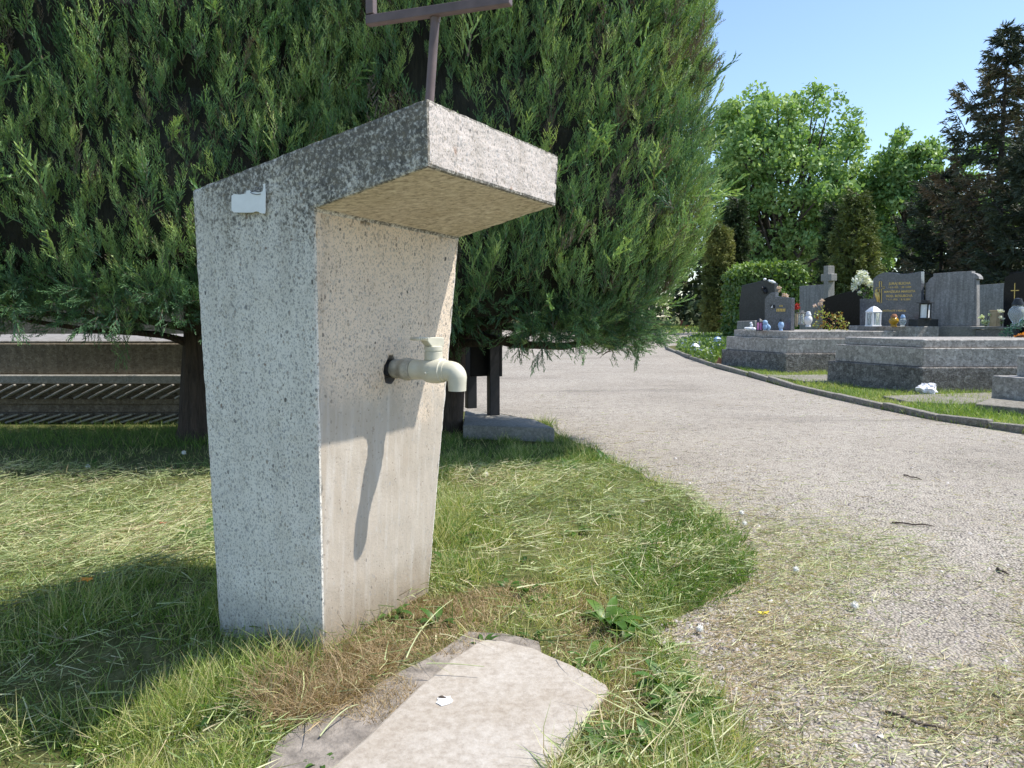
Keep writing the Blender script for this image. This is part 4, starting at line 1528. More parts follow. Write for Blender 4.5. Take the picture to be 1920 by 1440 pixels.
def blossom(px, py, r, label, group=None, z=0.012):
    r *= 0.8
    c = G(px, py)
    mb = MB()
    mb.blob(c + UP * (r * 0.7 + z), (r * 0.72, r * 0.72, r * 0.62), 3, 0.15, 7)
    for i in range(90):
        d = nrm(fz.normal(size=3) + np.array([0, 0, 0.3]))
        p = c + UP * (r * 0.7 + z)
        x = nrm(np.cross(d, fz.normal(size=3))) * r * 0.13
        mb.add([p + d * r * 0.4 - x, p + d * r * 0.4 + x, p + d * r * 1.0], [(0, 1, 2)])
    o = mb.build("clover_flower", M['petal_white'])
    return tag(o, label, "flower", group)


gname = "white clover heads dropped about the lawn"
for (x, y, r, lab) in ((1390, 970, 0.017, "white clover head on the path, the farther of a close pair"), (1396, 991, 0.017, "white clover head on the path, the nearer of a close pair"),
                       (1492, 1079, 0.017, "ragged white clover head alone among cut stalks on the path"), (1312, 1192, 0.016, "flattened white clover head on chippings by the lawn corner"),
                       (912, 897, 0.02, "white clover head in mown grass at the edge of the juniper's shadow"), (1204, 948, 0.016, "white clover head in the mown grass near the path's bend"),
                       (1602, 1148, 0.018, "crushed white clover head farthest out among the path's stalks"), (345, 856, 0.022, "white clover head in shade close beside the water post"),
                       (165, 882, 0.02, "bluish white clover head in shade left of the water post")):
    blossom(x, y, r, lab, gname)


def flat_leaf(px, py, s_, mat, label, name, cat, z=0.012, ang=0.4, n=5):
    c = G(px, py)
    mb = MB()
    o = []
    for i in range(2 * n):
        a = ang + math.pi * i / n
        r = s_ * (1.0 if i % 2 == 0 else 0.45) * fz.uniform(0.8, 1.1)
        o.append(c + np.array([math.cos(a) * r, math.sin(a) * r, z + 0.004 * math.sin(3 * a)]))
    mb.prism(o, (0, 0, 0.0012))
    return tag(mb.build(name, mat), label, cat)


flat_leaf(1432, 1157, 0.02, M['yellow'], "small bright yellow leaf lying among the stalks on the path", "fallen_leaf", "leaf")
flat_leaf(163, 1127, 0.024, M['orange'], "orange flower head in the post's shadow on the lawn", "fallen_flower", "flower", 0.07, 0.1, 7)
flat_leaf(307, 1003, 0.018, M['terracotta'], "curled brown leaf on the sunlit mown grass left of the post", "fallen_leaf", "leaf", 0.05)
for (a, b, r, lab) in (((1672, 983), (1752, 990), 0.004, "long thin dark twig on the open path, farthest from the lawn"), ((1695, 893), (1728, 902), 0.004, "short dark twig on the path near its middle"),
                       ((1660, 1340), (1790, 1382), 0.0035, "long dark twig on bare asphalt at the bottom of the path"), ((1870, 1070), (1892, 1082), 0.005, "stubby dark twig near the kerb side of the path")):
    A_, B_ = G(*a), G(*b)
    mb = MB()
    m_ = (A_ + B_) / 2 + nrm(np.cross(B_ - A_, UP)) * 0.012
    mb.tube([A_ + UP * 0.008, (A_ + m_) / 2 + UP * 0.012, m_ + UP * 0.01, (m_ + B_) / 2 + UP * 0.014, B_ + UP * 0.008], [r, r * 0.9, r * 0.9, r * 0.7, r * 0.4], 7, jit=0.2, rg=fz)
    tag(mb.build("twig", M['twig'], smooth=True), lab, "twig", "twigs lying on the path")
# long cut stalks by the slab
for (a, m_, b, lab) in (((762, 1270), (800, 1215), (850, 1160), "long green stalk leaning by the slab's left edge"), ((800, 1281), (850, 1283), (908, 1287), "thin straight straw lying across the pale slab"),
                        ((600, 1393), (640, 1365), (672, 1341), "pale cut stalk lying on the cement beside the slab")):
    mb = MB()
    q_ = [G(*a) + UP * 0.05, G(*m_) + UP * (0.052 if 'straw' in lab else 0.07), G(*b) + UP * (0.05 if 'straw' in lab else 0.06)]
    if 'cement' in lab:
        q_ = [p - UP * 0.035 for p in q_]
    q_ = [q_[0] * (1 - w) ** 2 + (2 * q_[1] - (q_[0] + q_[2]) / 2) * 2 * w * (1 - w) + q_[2] * w * w for w in np.linspace(0, 1, 9)]
    mb.tube(q_, list(np.linspace(0.0021, 0.0009, 9)), 6)
    tag(mb.build("grass_stalk", M['stalk'], smooth=True), lab, "grass stalk")


# ------------------------------------------------------------------ graves
def plane_px(PL, PR):
    PL, PR = np.asarray(PL, float), np.asarray(PR, float)
    u = PR - PL
    u[2] = 0
    u = nrm(u)
    b = np.array([-u[1], u[0], 0.0])
    if b[1] < 0 and b[0] < 0:
        b = -b
    if b @ PL < 0:
        b = -b

    def f(px, py, lift=0.0):
        d = ray(px, py)
        t_ = ((PL - np.array([0, 0, H])) @ b) / (d @ b)
        return np.array([0, 0, H]) + d * t_ - b * lift
    return f, u, b


def slab_px(outline, PL, PR, thick):
    f, u, b = plane_px(PL, PR)
    mb = MB()
    mb.prism([f(x, y) for x, y in outline], b * thick)
    return mb, f, u, b


def tier(mb, C0, Lv, Rv, z0, z1, inset=0.0, mi=0, grow=0.0):
    l, r = nrm(Lv), nrm(Rv)
    C = C0 + (l + r) * inset
    ll, rr_ = np.linalg.norm(Lv) - 2 * inset, np.linalg.norm(Rv) - 2 * inset
    o = [C, C + l * ll, C + l * ll + r * rr_, C + r * rr_]
    mb.prism([(p[0], p[1], z0) for p in o], (0, 0, z1 - z0), mi)
    return mb


def text_mesh(lines, f, u, lift, name, parent, mat):
    """lines: (string, px centre, py centre, cap height in px); flat gilded letters on a headstone"""
    for s_, px, py, hpx in lines:
        mb = MB()
        cu = bpy.data.curves.new("t", 'FONT')
        cu.body = s_
        cu.align_x, cu.align_y = 'CENTER', 'CENTER'
        cu.offset = 0.012
        to = link(bpy.data.objects.new("t", cu))
        bpy.context.view_layer.update()
        me = bpy.data.meshes.new_from_object(to.evaluated_get(bpy.context.evaluated_depsgraph_get()))
        c = f(px, py, lift)
        sc = np.linalg.norm(f(px, py - hpx / 2) - f(px, py + hpx / 2)) / 0.72
        vs = [c + u * (v.co.x * sc) + UP * (v.co.y * sc) for v in me.vertices]
        mb.add(vs, [tuple(p.vertices) for p in me.polygons])
        bpy.data.objects.remove(to)
        bpy.data.curves.remove(cu)
        bpy.data.meshes.remove(me)
        mb.build(name, mat, parent)


def at_Y(px, Y, z):
    return np.array([(px - 960) / F_PX * (Y * CP - (z - H) * SP), Y, z])


def mid(a, b):
    return (np.asarray(a) + np.asarray(b)) / 2


# front grave with three granite tiers
C0, L0 = G(1727, 737), G(1550, 718)
Lv, Rv = L0 - C0, np.array([2.6, 0.10, 0])
g = thing("grave", "wide stepped grey granite grave nearest the kerb, its rough base in sun", "grave", (*(C0 + Lv / 2 + Rv / 2)[:2], 0), "granite graves along the path")
mb = tier(MB(), C0, Lv, Rv, -0.05, 0.295)
mb.build("base", M['granite_rough'], g, bevel=0.012, seg=2)
tier(MB(), C0, Lv, Rv, 0.297, 0.515, 0.055).build("kerb_course", M['granite_mid'], g, bevel=0.008, seg=2)
tier(MB(), C0, Lv, Rv, 0.517, 0.612, 0.12).build("cover_slab", M['granite_mid'], g, bevel=0.012, seg=2)

# grave beyond, with a long pale slab
C1, L1 = G(1472, 699), G(1352, 686.5)
Lv1, Rv1 = L1 - C1, np.array([2.2, 0.16, 0])
g = thing("grave", "stepped granite grave with a near-black base, crowded with small lanterns and a plant", "grave", (*(C1 + Lv1 / 2 + Rv1 / 2)[:2], 0), "granite graves along the path")
tier(MB(), C1, Lv1, Rv1, -0.05, 0.298).build("base", M['granite_rough'], g, bevel=0.012, seg=2)
tier(MB(), C1, Lv1 * 1.0, Rv1, 0.30, 0.525, 0.05).build("kerb_course", M['granite_mid'], g, bevel=0.008, seg=2)
tier(MB(), C1, Lv1, Rv1, 0.527, 0.64, 0.13).build("cover_slab", M['granite_mid'], g, bevel=0.008, seg=2)

# grave cut by the right edge of the picture
L2 = G(1857, 757)
C2_ = L2 + np.array([0.47, -1.15, 0])
g = thing("grave", "grey granite grave at the right edge, weeds at its shaded foot", "grave", (*(C2_ + (L2 - C2_) / 2 + np.array([1.1, 0.1, 0]))[:2], 0), "granite graves along the path")
tier(MB(), C2_, L2 - C2_, np.array([2.2, 0.25, 0]), -0.05, 0.288).build("base", M['granite_mid'], g, bevel=0.012, seg=2)
mb = tier(MB(), C2_ + np.array([0.16, 0.06, 0]), (L2 - C2_) * 0.9, np.array([2.0, 0.25, 0]), 0.29, 0.49)
mb.build("cover_slab", M['granite_mid'], g, bevel=0.01, seg=2)

for nm, pp, z in (("paving", [(1655, 742), (1727, 739.5), (1860, 735.5), (1857, 753), (1790, 757), (1700, 752)], 0.03), ("paving", [(1470, 703), (1556, 702), (1552, 716), (1505, 714), (1420, 701)], 0.03),
                  ("paving", [(1828, 757), (1985, 771), (2010, 745), (1858, 746)], 0.07)):
    mb = MB()
    mb.prism([(*G(x, y, z)[:2], -0.02) for x, y in pp], (0, 0, z + 0.02))
    o = mb.build(nm, M['kerb'], bevel=0.006)
    o['kind'] = 'structure'

# ---- headstones
HS = "headstones standing at the graves"


def headstone(label, outline, PL, PR, thick, mat, bevel=0.006, name="headstone", part="slab"):
    mb, f, u, b = slab_px(outline, PL, PR, thick)
    v = np.array(mb.v)
    c = v.mean(0)
    c[2] = v[:, 2].min()
    t_ = thing(name, label, "headstone", c, HS)
    mb.build(part, mat, t_, bevel=bevel, seg=2)
    return t_, f, u, b


# blue-grey inscribed stone
PLj, PRj = W(1612, 600, 12.85), W(1727, 600, 12.1)
jo = [(1612, 611), (1612, 560.5), (1637, 560), (1637, 523), (1641, 519), (1648, 514.5), (1656, 511.5), (1664, 510.4), (1674, 511), (1684, 512.8), (1694, 513.6), (1704, 513), (1714, 511.4), (1722, 509.6), (1727, 509), (1727, 611)]
js, f, u, b = headstone("blue-grey polished headstone with gold lettering, gold cross and a wavy top", jo, PLj, PRj, 0.13, M['granite_blue'], 0.004)
text_mesh([("JURAJ BLICHA", 1687, 531.5, 4.6), ("* 5.9.1922  † 28.1.2004", 1687, 538.6, 3.2), ("MANŽELKA MARGITA", 1686.5, 546.8, 4.2), ("ROD. BOSUBOVÁ", 1686, 555, 4.4), ("* 1.11.1925  † 8.12.2005", 1684.5, 561.6, 3.2), ("SPOČÍVAJTE V POKOJI", 1676.5, 582.8, 3.1)],
          f, u, 0.004, "lettering_line", js, M['gold'])
mb = MB()
co_ = [(1649.3, 528), (1653.2, 528), (1653.2, 538), (1659, 538), (1659, 540.3), (1653.2, 541.8), (1653.2, 568), (1649.6, 568), (1649.6, 542), (1643, 542), (1643, 539.5), (1649.3, 538.5), (1649.3, 528)]
mb.tube([f(x, y, 0.006) for x, y in co_], 0.006, 6)
mb.build("gold_cross", M['gold'], js)
mb = MB()
mb.blob(f(1644, 545, 0.012), (0.022, 0.012, 0.026), 2, 0.1, 7)
mb.tube([f(1644, 547, 0.01), f(1646, 552, 0.014), f(1647, 558, 0.014), f(1647, 566, 0.01)], [0.02, 0.042, 0.035, 0.018], 8)
mb.tube([f(1641, 550, 0.01), f(1643.5, 553, 0.014), f(1649, 548, 0.012)], [0.012, 0.013, 0.01], 6)
mb.build("gilded_figure", M['gold'], js, smooth=True)
Cb = at_Y(1712, 11.7, 0)
Lb = at_Y(1588, 12.8, 0) - Cb
mb = tier(MB(), Cb, Lb, np.array([0.40, 0.05, 0]), 0.1, 0.718)
tag(mb.build("headstone_plinth", M['granite_mid'], bevel=0.006), "grey granite plinth carrying the gold lettered headstone", "plinth")
Cs = at_Y(1717, 11.72, 0)
mb = tier(MB(), Cs, np.array([-0.07, 0.16, 0]), np.array([0.34, 0.043, 0]), 0.72, 0.83)
tag(mb.build("lantern_step", M['granite_slate'], bevel=0.004), "small dark granite step under the black lantern", "step")

# weathered grey stone with a rolled shoulder
PLh, PRh = W(1735, 600, 12.15), W(1827, 600, 11.6)
ho = [(1735, 611), (1735, 531), (1739, 529.5), (1741, 525), (1745, 521), (1750, 518.5), (1750, 513), (1785, 510.2), (1822, 508), (1822, 511.5), (1826.5, 514.5), (1827, 523), (1827, 611)]
hs, f, u, b = headstone("plain weathered grey headstone with stepped, rolled shoulders and no lettering", ho, PLh, PRh, 0.15, M['granite_plain'], 0.004)
mb = MB()
mb.prism([f(x, y, -0.004) for x, y in [(1815, 511.8), (1824, 511.5), (1830, 513.5), (1834.5, 518), (1836, 523.4), (1827, 523.4), (1825, 517.5), (1820, 514)]], b * 0.17)
mb.build("shoulder_roll", M['granite_plain'], hs, bevel=0.004)
mb = MB()
mb.prism([f(x, y, -0.012) for x, y in [(1825.5, 524), (1830.5, 523.6), (1830.5, 611), (1825.5, 611)]], b * 0.13)
mb.build("pilaster", M['granite_plain'], hs, bevel=0.004)
mb, f2, _, b2 = slab_px([(1755, 611.8), (1832, 611.8), (1832, 668), (1755, 668)], W(1735, 600, 12.1), W(1827, 600, 11.55), 0.3)
tag(mb.build("headstone_plinth", M['conc'], bevel=0.006), "stained plinth under the plain grey headstone", "plinth")
# farther grey stone, right
headstone("low square grey headstone half hidden behind the plain shouldered one", [(1836, 534.5), (1890, 530.5), (1890, 660), (1836, 660)], W(1838, 560, 13.4), W(1885, 560, 13.0), 0.14, M['granite_plain'])
# black stone with thin gold cross
ks, f, u, b = headstone("black polished headstone with a thin gold cross at the right edge", [(1882, 660), (1881, 580), (1881.5, 545), (1884, 520), (1893, 514.5), (1905, 511), (1925, 508.5), (1955, 508), (1985, 514), (1985, 660)],
                        W(1881, 560, 11.4), W(1985, 560, 10.6), 0.12, M['granite_black'], 0.003)
mb = MB()
for a, c in (((1903.4, 531), (1902.4, 569)), ((1896, 545), (1911, 544.6))):
    mb.bar(f(*a, 0.004), f(*c, 0.004), 0.011, 0.008, up=-b)
mb.build("gold_cross", M['gold'], ks)
mb, f2, u2, b2 = slab_px([(1819, 612.5), (1890, 613.5), (1890, 617.5), (1819, 617)], W(1819, 600, 11.5), W(1888, 600, 11.0), 0.34)
o1 = mb
g = thing("stone_shelf", "grey stone shelf on a dark block, bearing lilies and a wooden lantern", "shelf", W(1850, 660, 11.3))
o1.build("top", M['granite_plain'], g, bevel=0.003)
mb, *_ = slab_px([(1829, 618), (1890, 618.5), (1890, 668), (1829, 668)], W(1819, 600, 11.53), W(1888, 600, 11.03), 0.28)
mb.build("block", M['granite_blue'], g, bevel=0.003)
# black slanting stone behind the plant
headstone("black headstone with a top slanting up to the right, behind the white flowers", [(1543, 660), (1543, 561.5), (1552, 557), (1562, 554), (1580, 549.5), (1598, 545), (1611, 541.5), (1618, 541), (1618, 660)], W(1543, 600, 15.6), W(1614, 600, 14.9), 0.13, M['granite_black'], 0.004)
# concrete slabs and cross
headstone("tall ribbed concrete slab beside the concrete cross", [(1499, 536.5), (1520, 535), (1545, 533.4), (1545, 640), (1499, 640)], W(1499, 600, 18.2), W(1545, 600, 17.6), 0.16, M['granite_plain'])
cr, f, u, b = headstone("thick bare concrete cross rising above the row of headstones", [(1544, 650), (1544, 499), (1552, 498), (1552, 650)], W(1544, 600, 16.9), W(1552, 600, 16.75), 0.17, M['conc'], 0.01, "concrete_cross", "upright")
cr['category'] = "cross"
mb = MB()
mb.prism([f(x, y, -0.01) for x, y in [(1538, 514.5), (1557.5, 513), (1557.5, 526.5), (1538, 528)]], b * 0.15)
mb.build("arm", M['conc'], cr, bevel=0.01)
# dark gabled stone
hs, f, u, b = headstone("dark polished headstone with a gabled top, in front of the clipped hedge", [(1388, 630), (1386, 600), (1386, 570), (1391, 535), (1410, 530.5), (1433, 525.2), (1437, 525), (1452, 531.5), (1453, 560), (1453, 630)], W(1388, 600, 17.0), W(1453, 600, 16.4), 0.16, M['granite_slate'], 0.006)
mb = MB()
for i, (y, r) in enumerate(((541, 0.05), (546, 0.06))):
    mb.blob(f(1433 + 3 * i, y, 0.04), (0.05, 0.03, r), i, 0.3, 7)
mb.build("bronze_flower", M['thuja'] if False else M['bin_post'], hs)
mb, *_ = slab_px([(1380, 640), (1382, 602), (1416, 601), (1418, 640)], W(1388, 600, 16.3), W(1453, 600, 15.7), 0.5)
tag(mb.build("headstone_plinth", M['granite_plain'], bevel=0.01), "grey plinth in front of the gabled dark headstone", "plinth")
# small blue stone with notched top
sn_, f, u, b = headstone("small blue-grey headstone with a notched top, on the crowded grave's slab", [(1433.5, 620.5), (1434, 561), (1438, 555), (1443, 550.5), (1447, 548.2), (1453.5, 548.5), (1453.5, 555.5), (1468, 557), (1484, 558.8), (1483, 620.5)], W(1433, 600, 12.75), W(1484, 600, 12.35), 0.1, M['granite_blue'], 0.004)
mb = MB()
for i in range(6):
    mb.bar(f(1457 + 2.9 * i, 584.2, 0.004), f(1457.6 + 2.9 * i, 578.6, 0.004), 0.017, 0.006, up=-b)
mb.build("lettering_line", M['gold'], sn_)
mb = MB()
for i in range(3):
    mb.bar(f(1462.5 + 2.2 * i, 575, 0.004), f(1462.5 + 2.2 * i, 572, 0.004), 0.01, 0.006, up=-b)
mb.build("lettering_line", M['gold'], sn_)
mb = MB()
mb.prism([f(x, y, 0.012) for x, y in [(1445, 571), (1453, 571.5), (1453, 577.5), (1445, 578)]], b * 0.01)
mb.build("photo_plaque", M['bin_post'], sn_)
mb = MB()
mb.prism([f(x, y, 0.014) for x, y in [(1446, 577), (1449.5, 572), (1449.5, 577.2)]], b * 0.001)
mb.build("pale_relief", M['paper'], sn_)


# ---- lanterns, candles, figures and flowers
def px_m(Y):
    return Y / F_PX


def lantern(label, px, pyb, pyt, Y, wpx, mat, glass, roof=True, rot=0.5, group="grave lanterns and candles", open_=False):
    s_ = px_m(Y)
    c = W(px, pyb, Y)
    w, h = wpx * s_ / 2 * 0.8, (pyb - pyt) * s_
    t_ = thing("grave_lantern", label, "lantern", c, group)
    ux, uy = np.array([math.cos(rot), math.sin(rot), 0]), np.array([-math.sin(rot), math.cos(rot), 0])
    mb = MB()
    mb.box(c + UP * h * 0.03, ux * w * 1.08, uy * w * 1.08, UP * h * 0.03)
    for i in (-1, 1):
        for j in (-1, 1):
            mb.box(c + ux * i * w * 0.86 + uy * j * w * 0.86 + UP * h * 0.36, ux * w * 0.14, uy * w * 0.14, UP * h * 0.31)
    mb.box(c + UP * h * 0.685, ux * w * 1.0, uy * w * 1.0, UP * h * 0.02)
    mb.build("frame", mat, t_, bevel=0.002)
    mb = MB()
    mb.box(c + UP * h * 0.36, ux * w * 0.78, uy * w * 0.78, UP * h * 0.298)
    mb.build("pane", glass, t_)
    mb = MB()
    if roof:
        prof = [(w * 1.55, 0), (w * 1.5, h * 0.03), (w * 1.0, h * 0.15), (w * 0.5, h * 0.25), (w * 0.16, h * 0.265), (w * 0.14, h * 0.29)]
        a0 = rot + math.pi / 4
        vs, fs = [], []
        for r_, z_ in prof:
            for i in range(4):
                a = a0 + math.pi / 2 * i
                vs.append(c + np.array([math.cos(a) * r_, math.sin(a) * r_, h * 0.705 + z_]))
        for k_ in range(len(prof) - 1):
            for i in range(4):
                fs.append((4 * k_ + i, 4 * k_ + (i + 1) % 4, 4 * k_ + 4 + (i + 1) % 4, 4 * k_ + 4 + i))
        fs += [(0, 1, 2, 3), tuple(4 * (len(prof) - 1) + i for i in range(4))]
        mb.add(vs, fs)
    else:
        mb.box(c + UP * h * 0.73, ux * w * 1.45, uy * w * 1.45, UP * h * 0.018)
        mb.box(c + UP * h * 0.80, ux * w * 0.7, uy * w * 0.7, UP * h * 0.05)
    mb.build("roof", mat, t_, bevel=0.002)
    return t_


def candle(label, px, pyb, pyt, Y, wpx, mat, lid, group="grave lanterns and candles"):
    s_ = px_m(Y)
    c = W(px, pyb, Y)
    r, h = wpx * s_ / 2, (pyb - pyt) * s_
    t_ = thing("grave_candle", label, "candle", c, group)
    mb = MB()
    mb.lathe(c, [(r * 0.6, 0), (r * 0.62, h * 0.06), (r * 0.5, h * 0.14), (r * 0.85, h * 0.3), (r, h * 0.45), (r * 0.88, h * 0.6), (r * 0.6, h * 0.7), (r * 0.62, h * 0.73)], 16)
    mb.build("jar", mat, t_, smooth=True)
    mb = MB()
    mb.lathe(c + UP * h * 0.735, [(r * 0.66, 0), (r * 0.66, h * 0.08), (r * 0.5, h * 0.16), (r * 0.42, h * 0.24), (r * 0.15, h * 0.265)], 16)
    mb.build("lid", lid, t_, smooth=True)
    return t_


def flowers(name, label, cat, heads, leafs, stem_to, Y, petal, leafmat, r, group=None, seed=1, vase=None, dpet=70):
    """heads and leafs are lists of pixels; petals and leaves are real little blades"""
    rg = np.random.default_rng(seed)
    s_ = px_m(Y)
    c = W(*stem_to, Y)
    t_ = thing(name, label, cat, c, group)
    cl = Cloud()
    for (x, y, k_) in heads:
        p = W(x, y, Y + rg.uniform(-0.05, 0.05))
        n = dpet
        d = rdir(rg, n)
        leaves(cl, p + d * (r * k_ * rg.uniform(0.35, 0.75, n))[:, None] * np.array([1, 1, 0.8]), d, r * k_ * 0.55, rg, np.full(n, 0.5), 0.75, 0.3)
    hd = cl.build("blossom", petal, t_)
    if leafs:
        cl = Cloud()
        for (x, y, k_) in leafs:
            p = W(x, y, Y + rg.uniform(-0.05, 0.05))
            n = 26
            leaves(cl, p + rg.normal(size=(n, 3)) * 2.6 * s_ * k_, rdir(rg, n) + np.array([0.2, 0, 0.6]), 3.6 * s_ * k_, rg, np.clip(0.5 + rg.normal(size=n) * 0.25, 0, 1), 0.6, 0.3)
        cl.build("foliage", leafmat, t_)
    mb = MB()
    for (x, y, k_) in heads[:6]:
        mb.tube([c, mid(c, W(x, y, Y)) + UP * 0.02, W(x, y, Y)], [0.006, 0.005, 0.004], 5)
    mb.build("stem", M['dark_leaf'] if False else M['twig'], t_)
    if vase is not None:
        mb = MB()
        hpx, wpx, vm = vase
        mb.lathe(c, [(wpx * s_ * 0.35, 0), (wpx * s_ * 0.5, hpx * s_ * 0.4), (wpx * s_ * 0.4, hpx * s_ * 0.85), (wpx * s_ * 0.48, hpx * s_)], 14)
        mb.build("vase", vm, t_, smooth=True)
    return t_


M['white_petal_leaf'] = m_leaf("white_flower_petals", [(0.0, (0.7, 0.7, 0.68)), (1.0, (0.82, 0.82, 0.80))], 0.6, 0.3)
M['red_petal_leaf'] = m_leaf("red_flower_petals", [(0.0, (0.35, 0.02, 0.02)), (1.0, (0.6, 0.06, 0.05))], 0.6, 0.25)
M['lily_petal_leaf'] = m_leaf("greenish_lily_petals", [(0.0, (0.55, 0.62, 0.35)), (1.0, (0.78, 0.80, 0.6))], 0.6, 0.3)
M['pink_petal_leaf'] = m_leaf("pale_pink_flower_petals", [(0.0, (0.62, 0.4, 0.4)), (1.0, (0.78, 0.68, 0.64))], 0.6, 0.3)
M['fir'] = m_leaf("fir_twigs", [(0.0, (0.02, 0.07, 0.05)), (1.0, (0.08, 0.19, 0.12))], 0.55, 0.1)
M['orange_petal_leaf'] = m_leaf("orange_flower_petals", [(0.0, (0.55, 0.18, 0.02)), (1.0, (0.8, 0.36, 0.05))], 0.6, 0.25)

flowers("flower_bunch", "bunch of big white artificial peonies beside the gold lettered headstone", "flowers", [(1616, 514, 1.05), (1608, 528, 1.25), (1620, 526, 1.0), (1634, 533, 1.15), (1602, 540, 0.75), (1624, 520, 0.7), (1612, 548, 0.4)],
        [(1620, 543, 1.3), (1627, 550, 1.4), (1615, 552, 1.2), (1634, 548, 1.1), (1622, 557, 1.0), (1640, 541, 0.8)], (1626, 561, ), 13.35, M['white_petal_leaf'], M['weed'], 0.095, seed=4, dpet=120)
flowers("lily_bunch", "white and pink lily beside the black slanting headstone", "flowers", [(1538, 570, 1.0), (1541, 563, 0.7), (1528, 574, 0.8)], [], (1540, 590), 13.2, M['pink_petal_leaf'], None, 0.06, seed=6)
flowers("red_flowers", "red flowers in a narrow dark vase behind the small notched headstone", "flowers", [(1494, 572, 1.0), (1492, 578, 1.0), (1496, 577, 0.8)], [], (1493, 612), 13.6, M['red_petal_leaf'], None, 0.055, seed=7, vase=(24, 6, M['wood']))
flowers("flower_bunch", "faded red and white bunch behind the small notched headstone's top", "flowers", [(1461, 540, 0.8), (1462, 546, 0.6), (1471, 554, 1.0), (1475, 556, 0.8)], [(1466, 545, 0.8), (1470, 548, 0.7)], (1468, 560), 13.6, M['pink_petal_leaf'], M['weed'], 0.06, seed=8)
b1 = flowers("begonia_plant", "bushy yellow-green and reddish leafed pot plant on the crowded grave", "plant", [(1530, 603, 0.4), (1560, 612, 0.4)], [(1532, 590, 1.4), (1543, 585, 1.5), (1551, 592, 1.2), (1537, 600, 1.6), (1548, 606, 1.6), (1563, 592, 1.5), (1573, 594, 1.4), (1568, 604, 1.6), (1580, 602, 1.3), (1585, 610, 1.2), (1575, 613, 1.5), (1555, 614, 1.4), (1540, 613, 1.3), (1528, 610, 1.0), (1586, 618, 0.9)],
             (1557, 619), 12.3, M['pink_petal_leaf'], M['begonia'], 0.05, seed=9)
flowers("lily_bunch", "greenish white lilies lying on the stone shelf", "flowers", [(1841, 595, 1.0), (1845, 604, 1.0), (1852, 603, 0.9), (1855, 590, 0.6), (1849, 609, 0.6)], [(1848, 607, 0.9)], (1848, 612), 11.2, M['lily_petal_leaf'], M['weed'], 0.05, seed=10)
flowers("orchid_spray", "small white orchid spray standing against the black headstone", "flowers", [(1874, 583, 0.8), (1879, 584, 0.7), (1876, 595, 0.7), (1880, 598, 0.7)], [(1878, 605, 0.6)], (1878, 612), 11.0, M['white_petal_leaf'], M['weed'], 0.045, seed=12)
wr = flowers("fir_wreath", "green fir wreath with orange flowers on the rightmost grave", "wreath", [(1912, 631, 1.0), (1920, 629, 1.1), (1905, 633, 0.8), (1930, 632, 1.0)], [(1880, 628, 1.3), (1886, 622, 1.3), (1893, 617, 1.4), (1901, 613, 1.4), (1909, 610, 1.4), (1918, 608, 1.5), (1928, 607, 1.5), (1896, 625, 1.0)],
             (1905, 634), 9.6, M['orange_petal_leaf'], M['fir'], 0.05, seed=13)

lantern("white roofed lantern in front of the gold lettered headstone", 1637, 612, 574, 12.2, 24, M['white'], M['blue'] if False else M['glass'], True, 0.25)
lantern("black metal lantern with white panes on a small granite step", 1734, 598.3, 557, 11.78, 20, M['black_metal'], M['paper'], False, 0.7)
lantern("grey lantern behind the white glass urn on the crowded grave", 1502, 609, 578, 13.3, 11, M['granite_plain'], M['glass'], False, 0.2)
lantern("small black lantern with a pink heart on the crowded grave", 1424, 620, 597, 12.35, 11, M['black_metal'], M['pink'], True, 0.4)
candle("amber glass candle jar before the gold lettered headstone", 1675.5, 612.3, 589, 11.98, 18, M['amber'], M['terracotta'])
candle("clear glass candle jar with grey lid beside the amber one", 1692, 612.3, 590, 11.86, 13, M['glass'], M['blue'])
candle("white glass urn candle beside the reddish plant", 1515, 613, 584, 12.5, 15, M['white'], M['white'])
candle("large clear glass candle urn against the black headstone", 1906, 612, 559, 10.5, 30, M['glass'], M['granite_slate'])
candle("pale blue globe candle with a dark lid before the small notched headstone", 1464, 620, 597, 12.3, 11, M['blue'], M['granite_slate'])
mb = MB()
cw = W(1865, 612, 11.15)
mb.box(cw + UP * 0.115, np.array([0.045, 0.02, 0]), np.array([-0.02, 0.045, 0]), UP * 0.115)
mb.box(cw + UP * 0.233, np.array([0.052, 0.023, 0]), np.array([-0.023, 0.052, 0]), UP * 0.006)
tag(mb.build("wooden_lantern", M['wood'], bevel=0.004), "square wooden candle block between the lilies and orchids", "candle holder")

s_ = px_m(12.2)


def figure(label, name, cat, blobs, Y, mat):
    mb = MB()
    k_ = px_m(Y)
    for x, y, rx, rz in blobs:
        mb.blob(W(x, y, Y), (rx * k_, min(rx, rz) * k_, rz * k_), int(x), 0.08, 8)
    return tag(mb.build(name, mat, smooth=True), label, cat)


figure("white duck figurine with raised head on the crowded grave's corner", "duck_figurine", "figurine", [(1405, 616.5, 8.5, 3.6), (1409, 611, 2.6, 4.5), (1408, 606, 2.4, 2.2), (1399, 615.5, 4, 2)], 12.4, M['white'])
figure("small white stone ball beside the duck figurine", "stone_ball", "ornament", [(1413.5, 617, 4, 3.2)], 12.3, M['white'])
figure("frosted angel figurine with round halo next to the pink hearted lantern", "angel_figurine", "figurine", [(1434.5, 605, 4.8, 4.8), (1434, 613, 4.2, 7), (1441, 614, 4, 5.5), (1438, 610, 3, 4)], 12.3, M['blue'])
figure("white dove ornament lying on the gabled dark headstone", "dove_ornament", "ornament", [(1446, 527.5, 5.2, 2.4), (1450, 529.5, 4.5, 1.8), (1442, 526, 2, 1.8)], 16.45, M['white'])
figure("pale round pebble on the gabled dark headstone's peak", "pebble", "pebble", [(1434, 523.6, 2.9, 2.3)], 16.5, M['paper'])

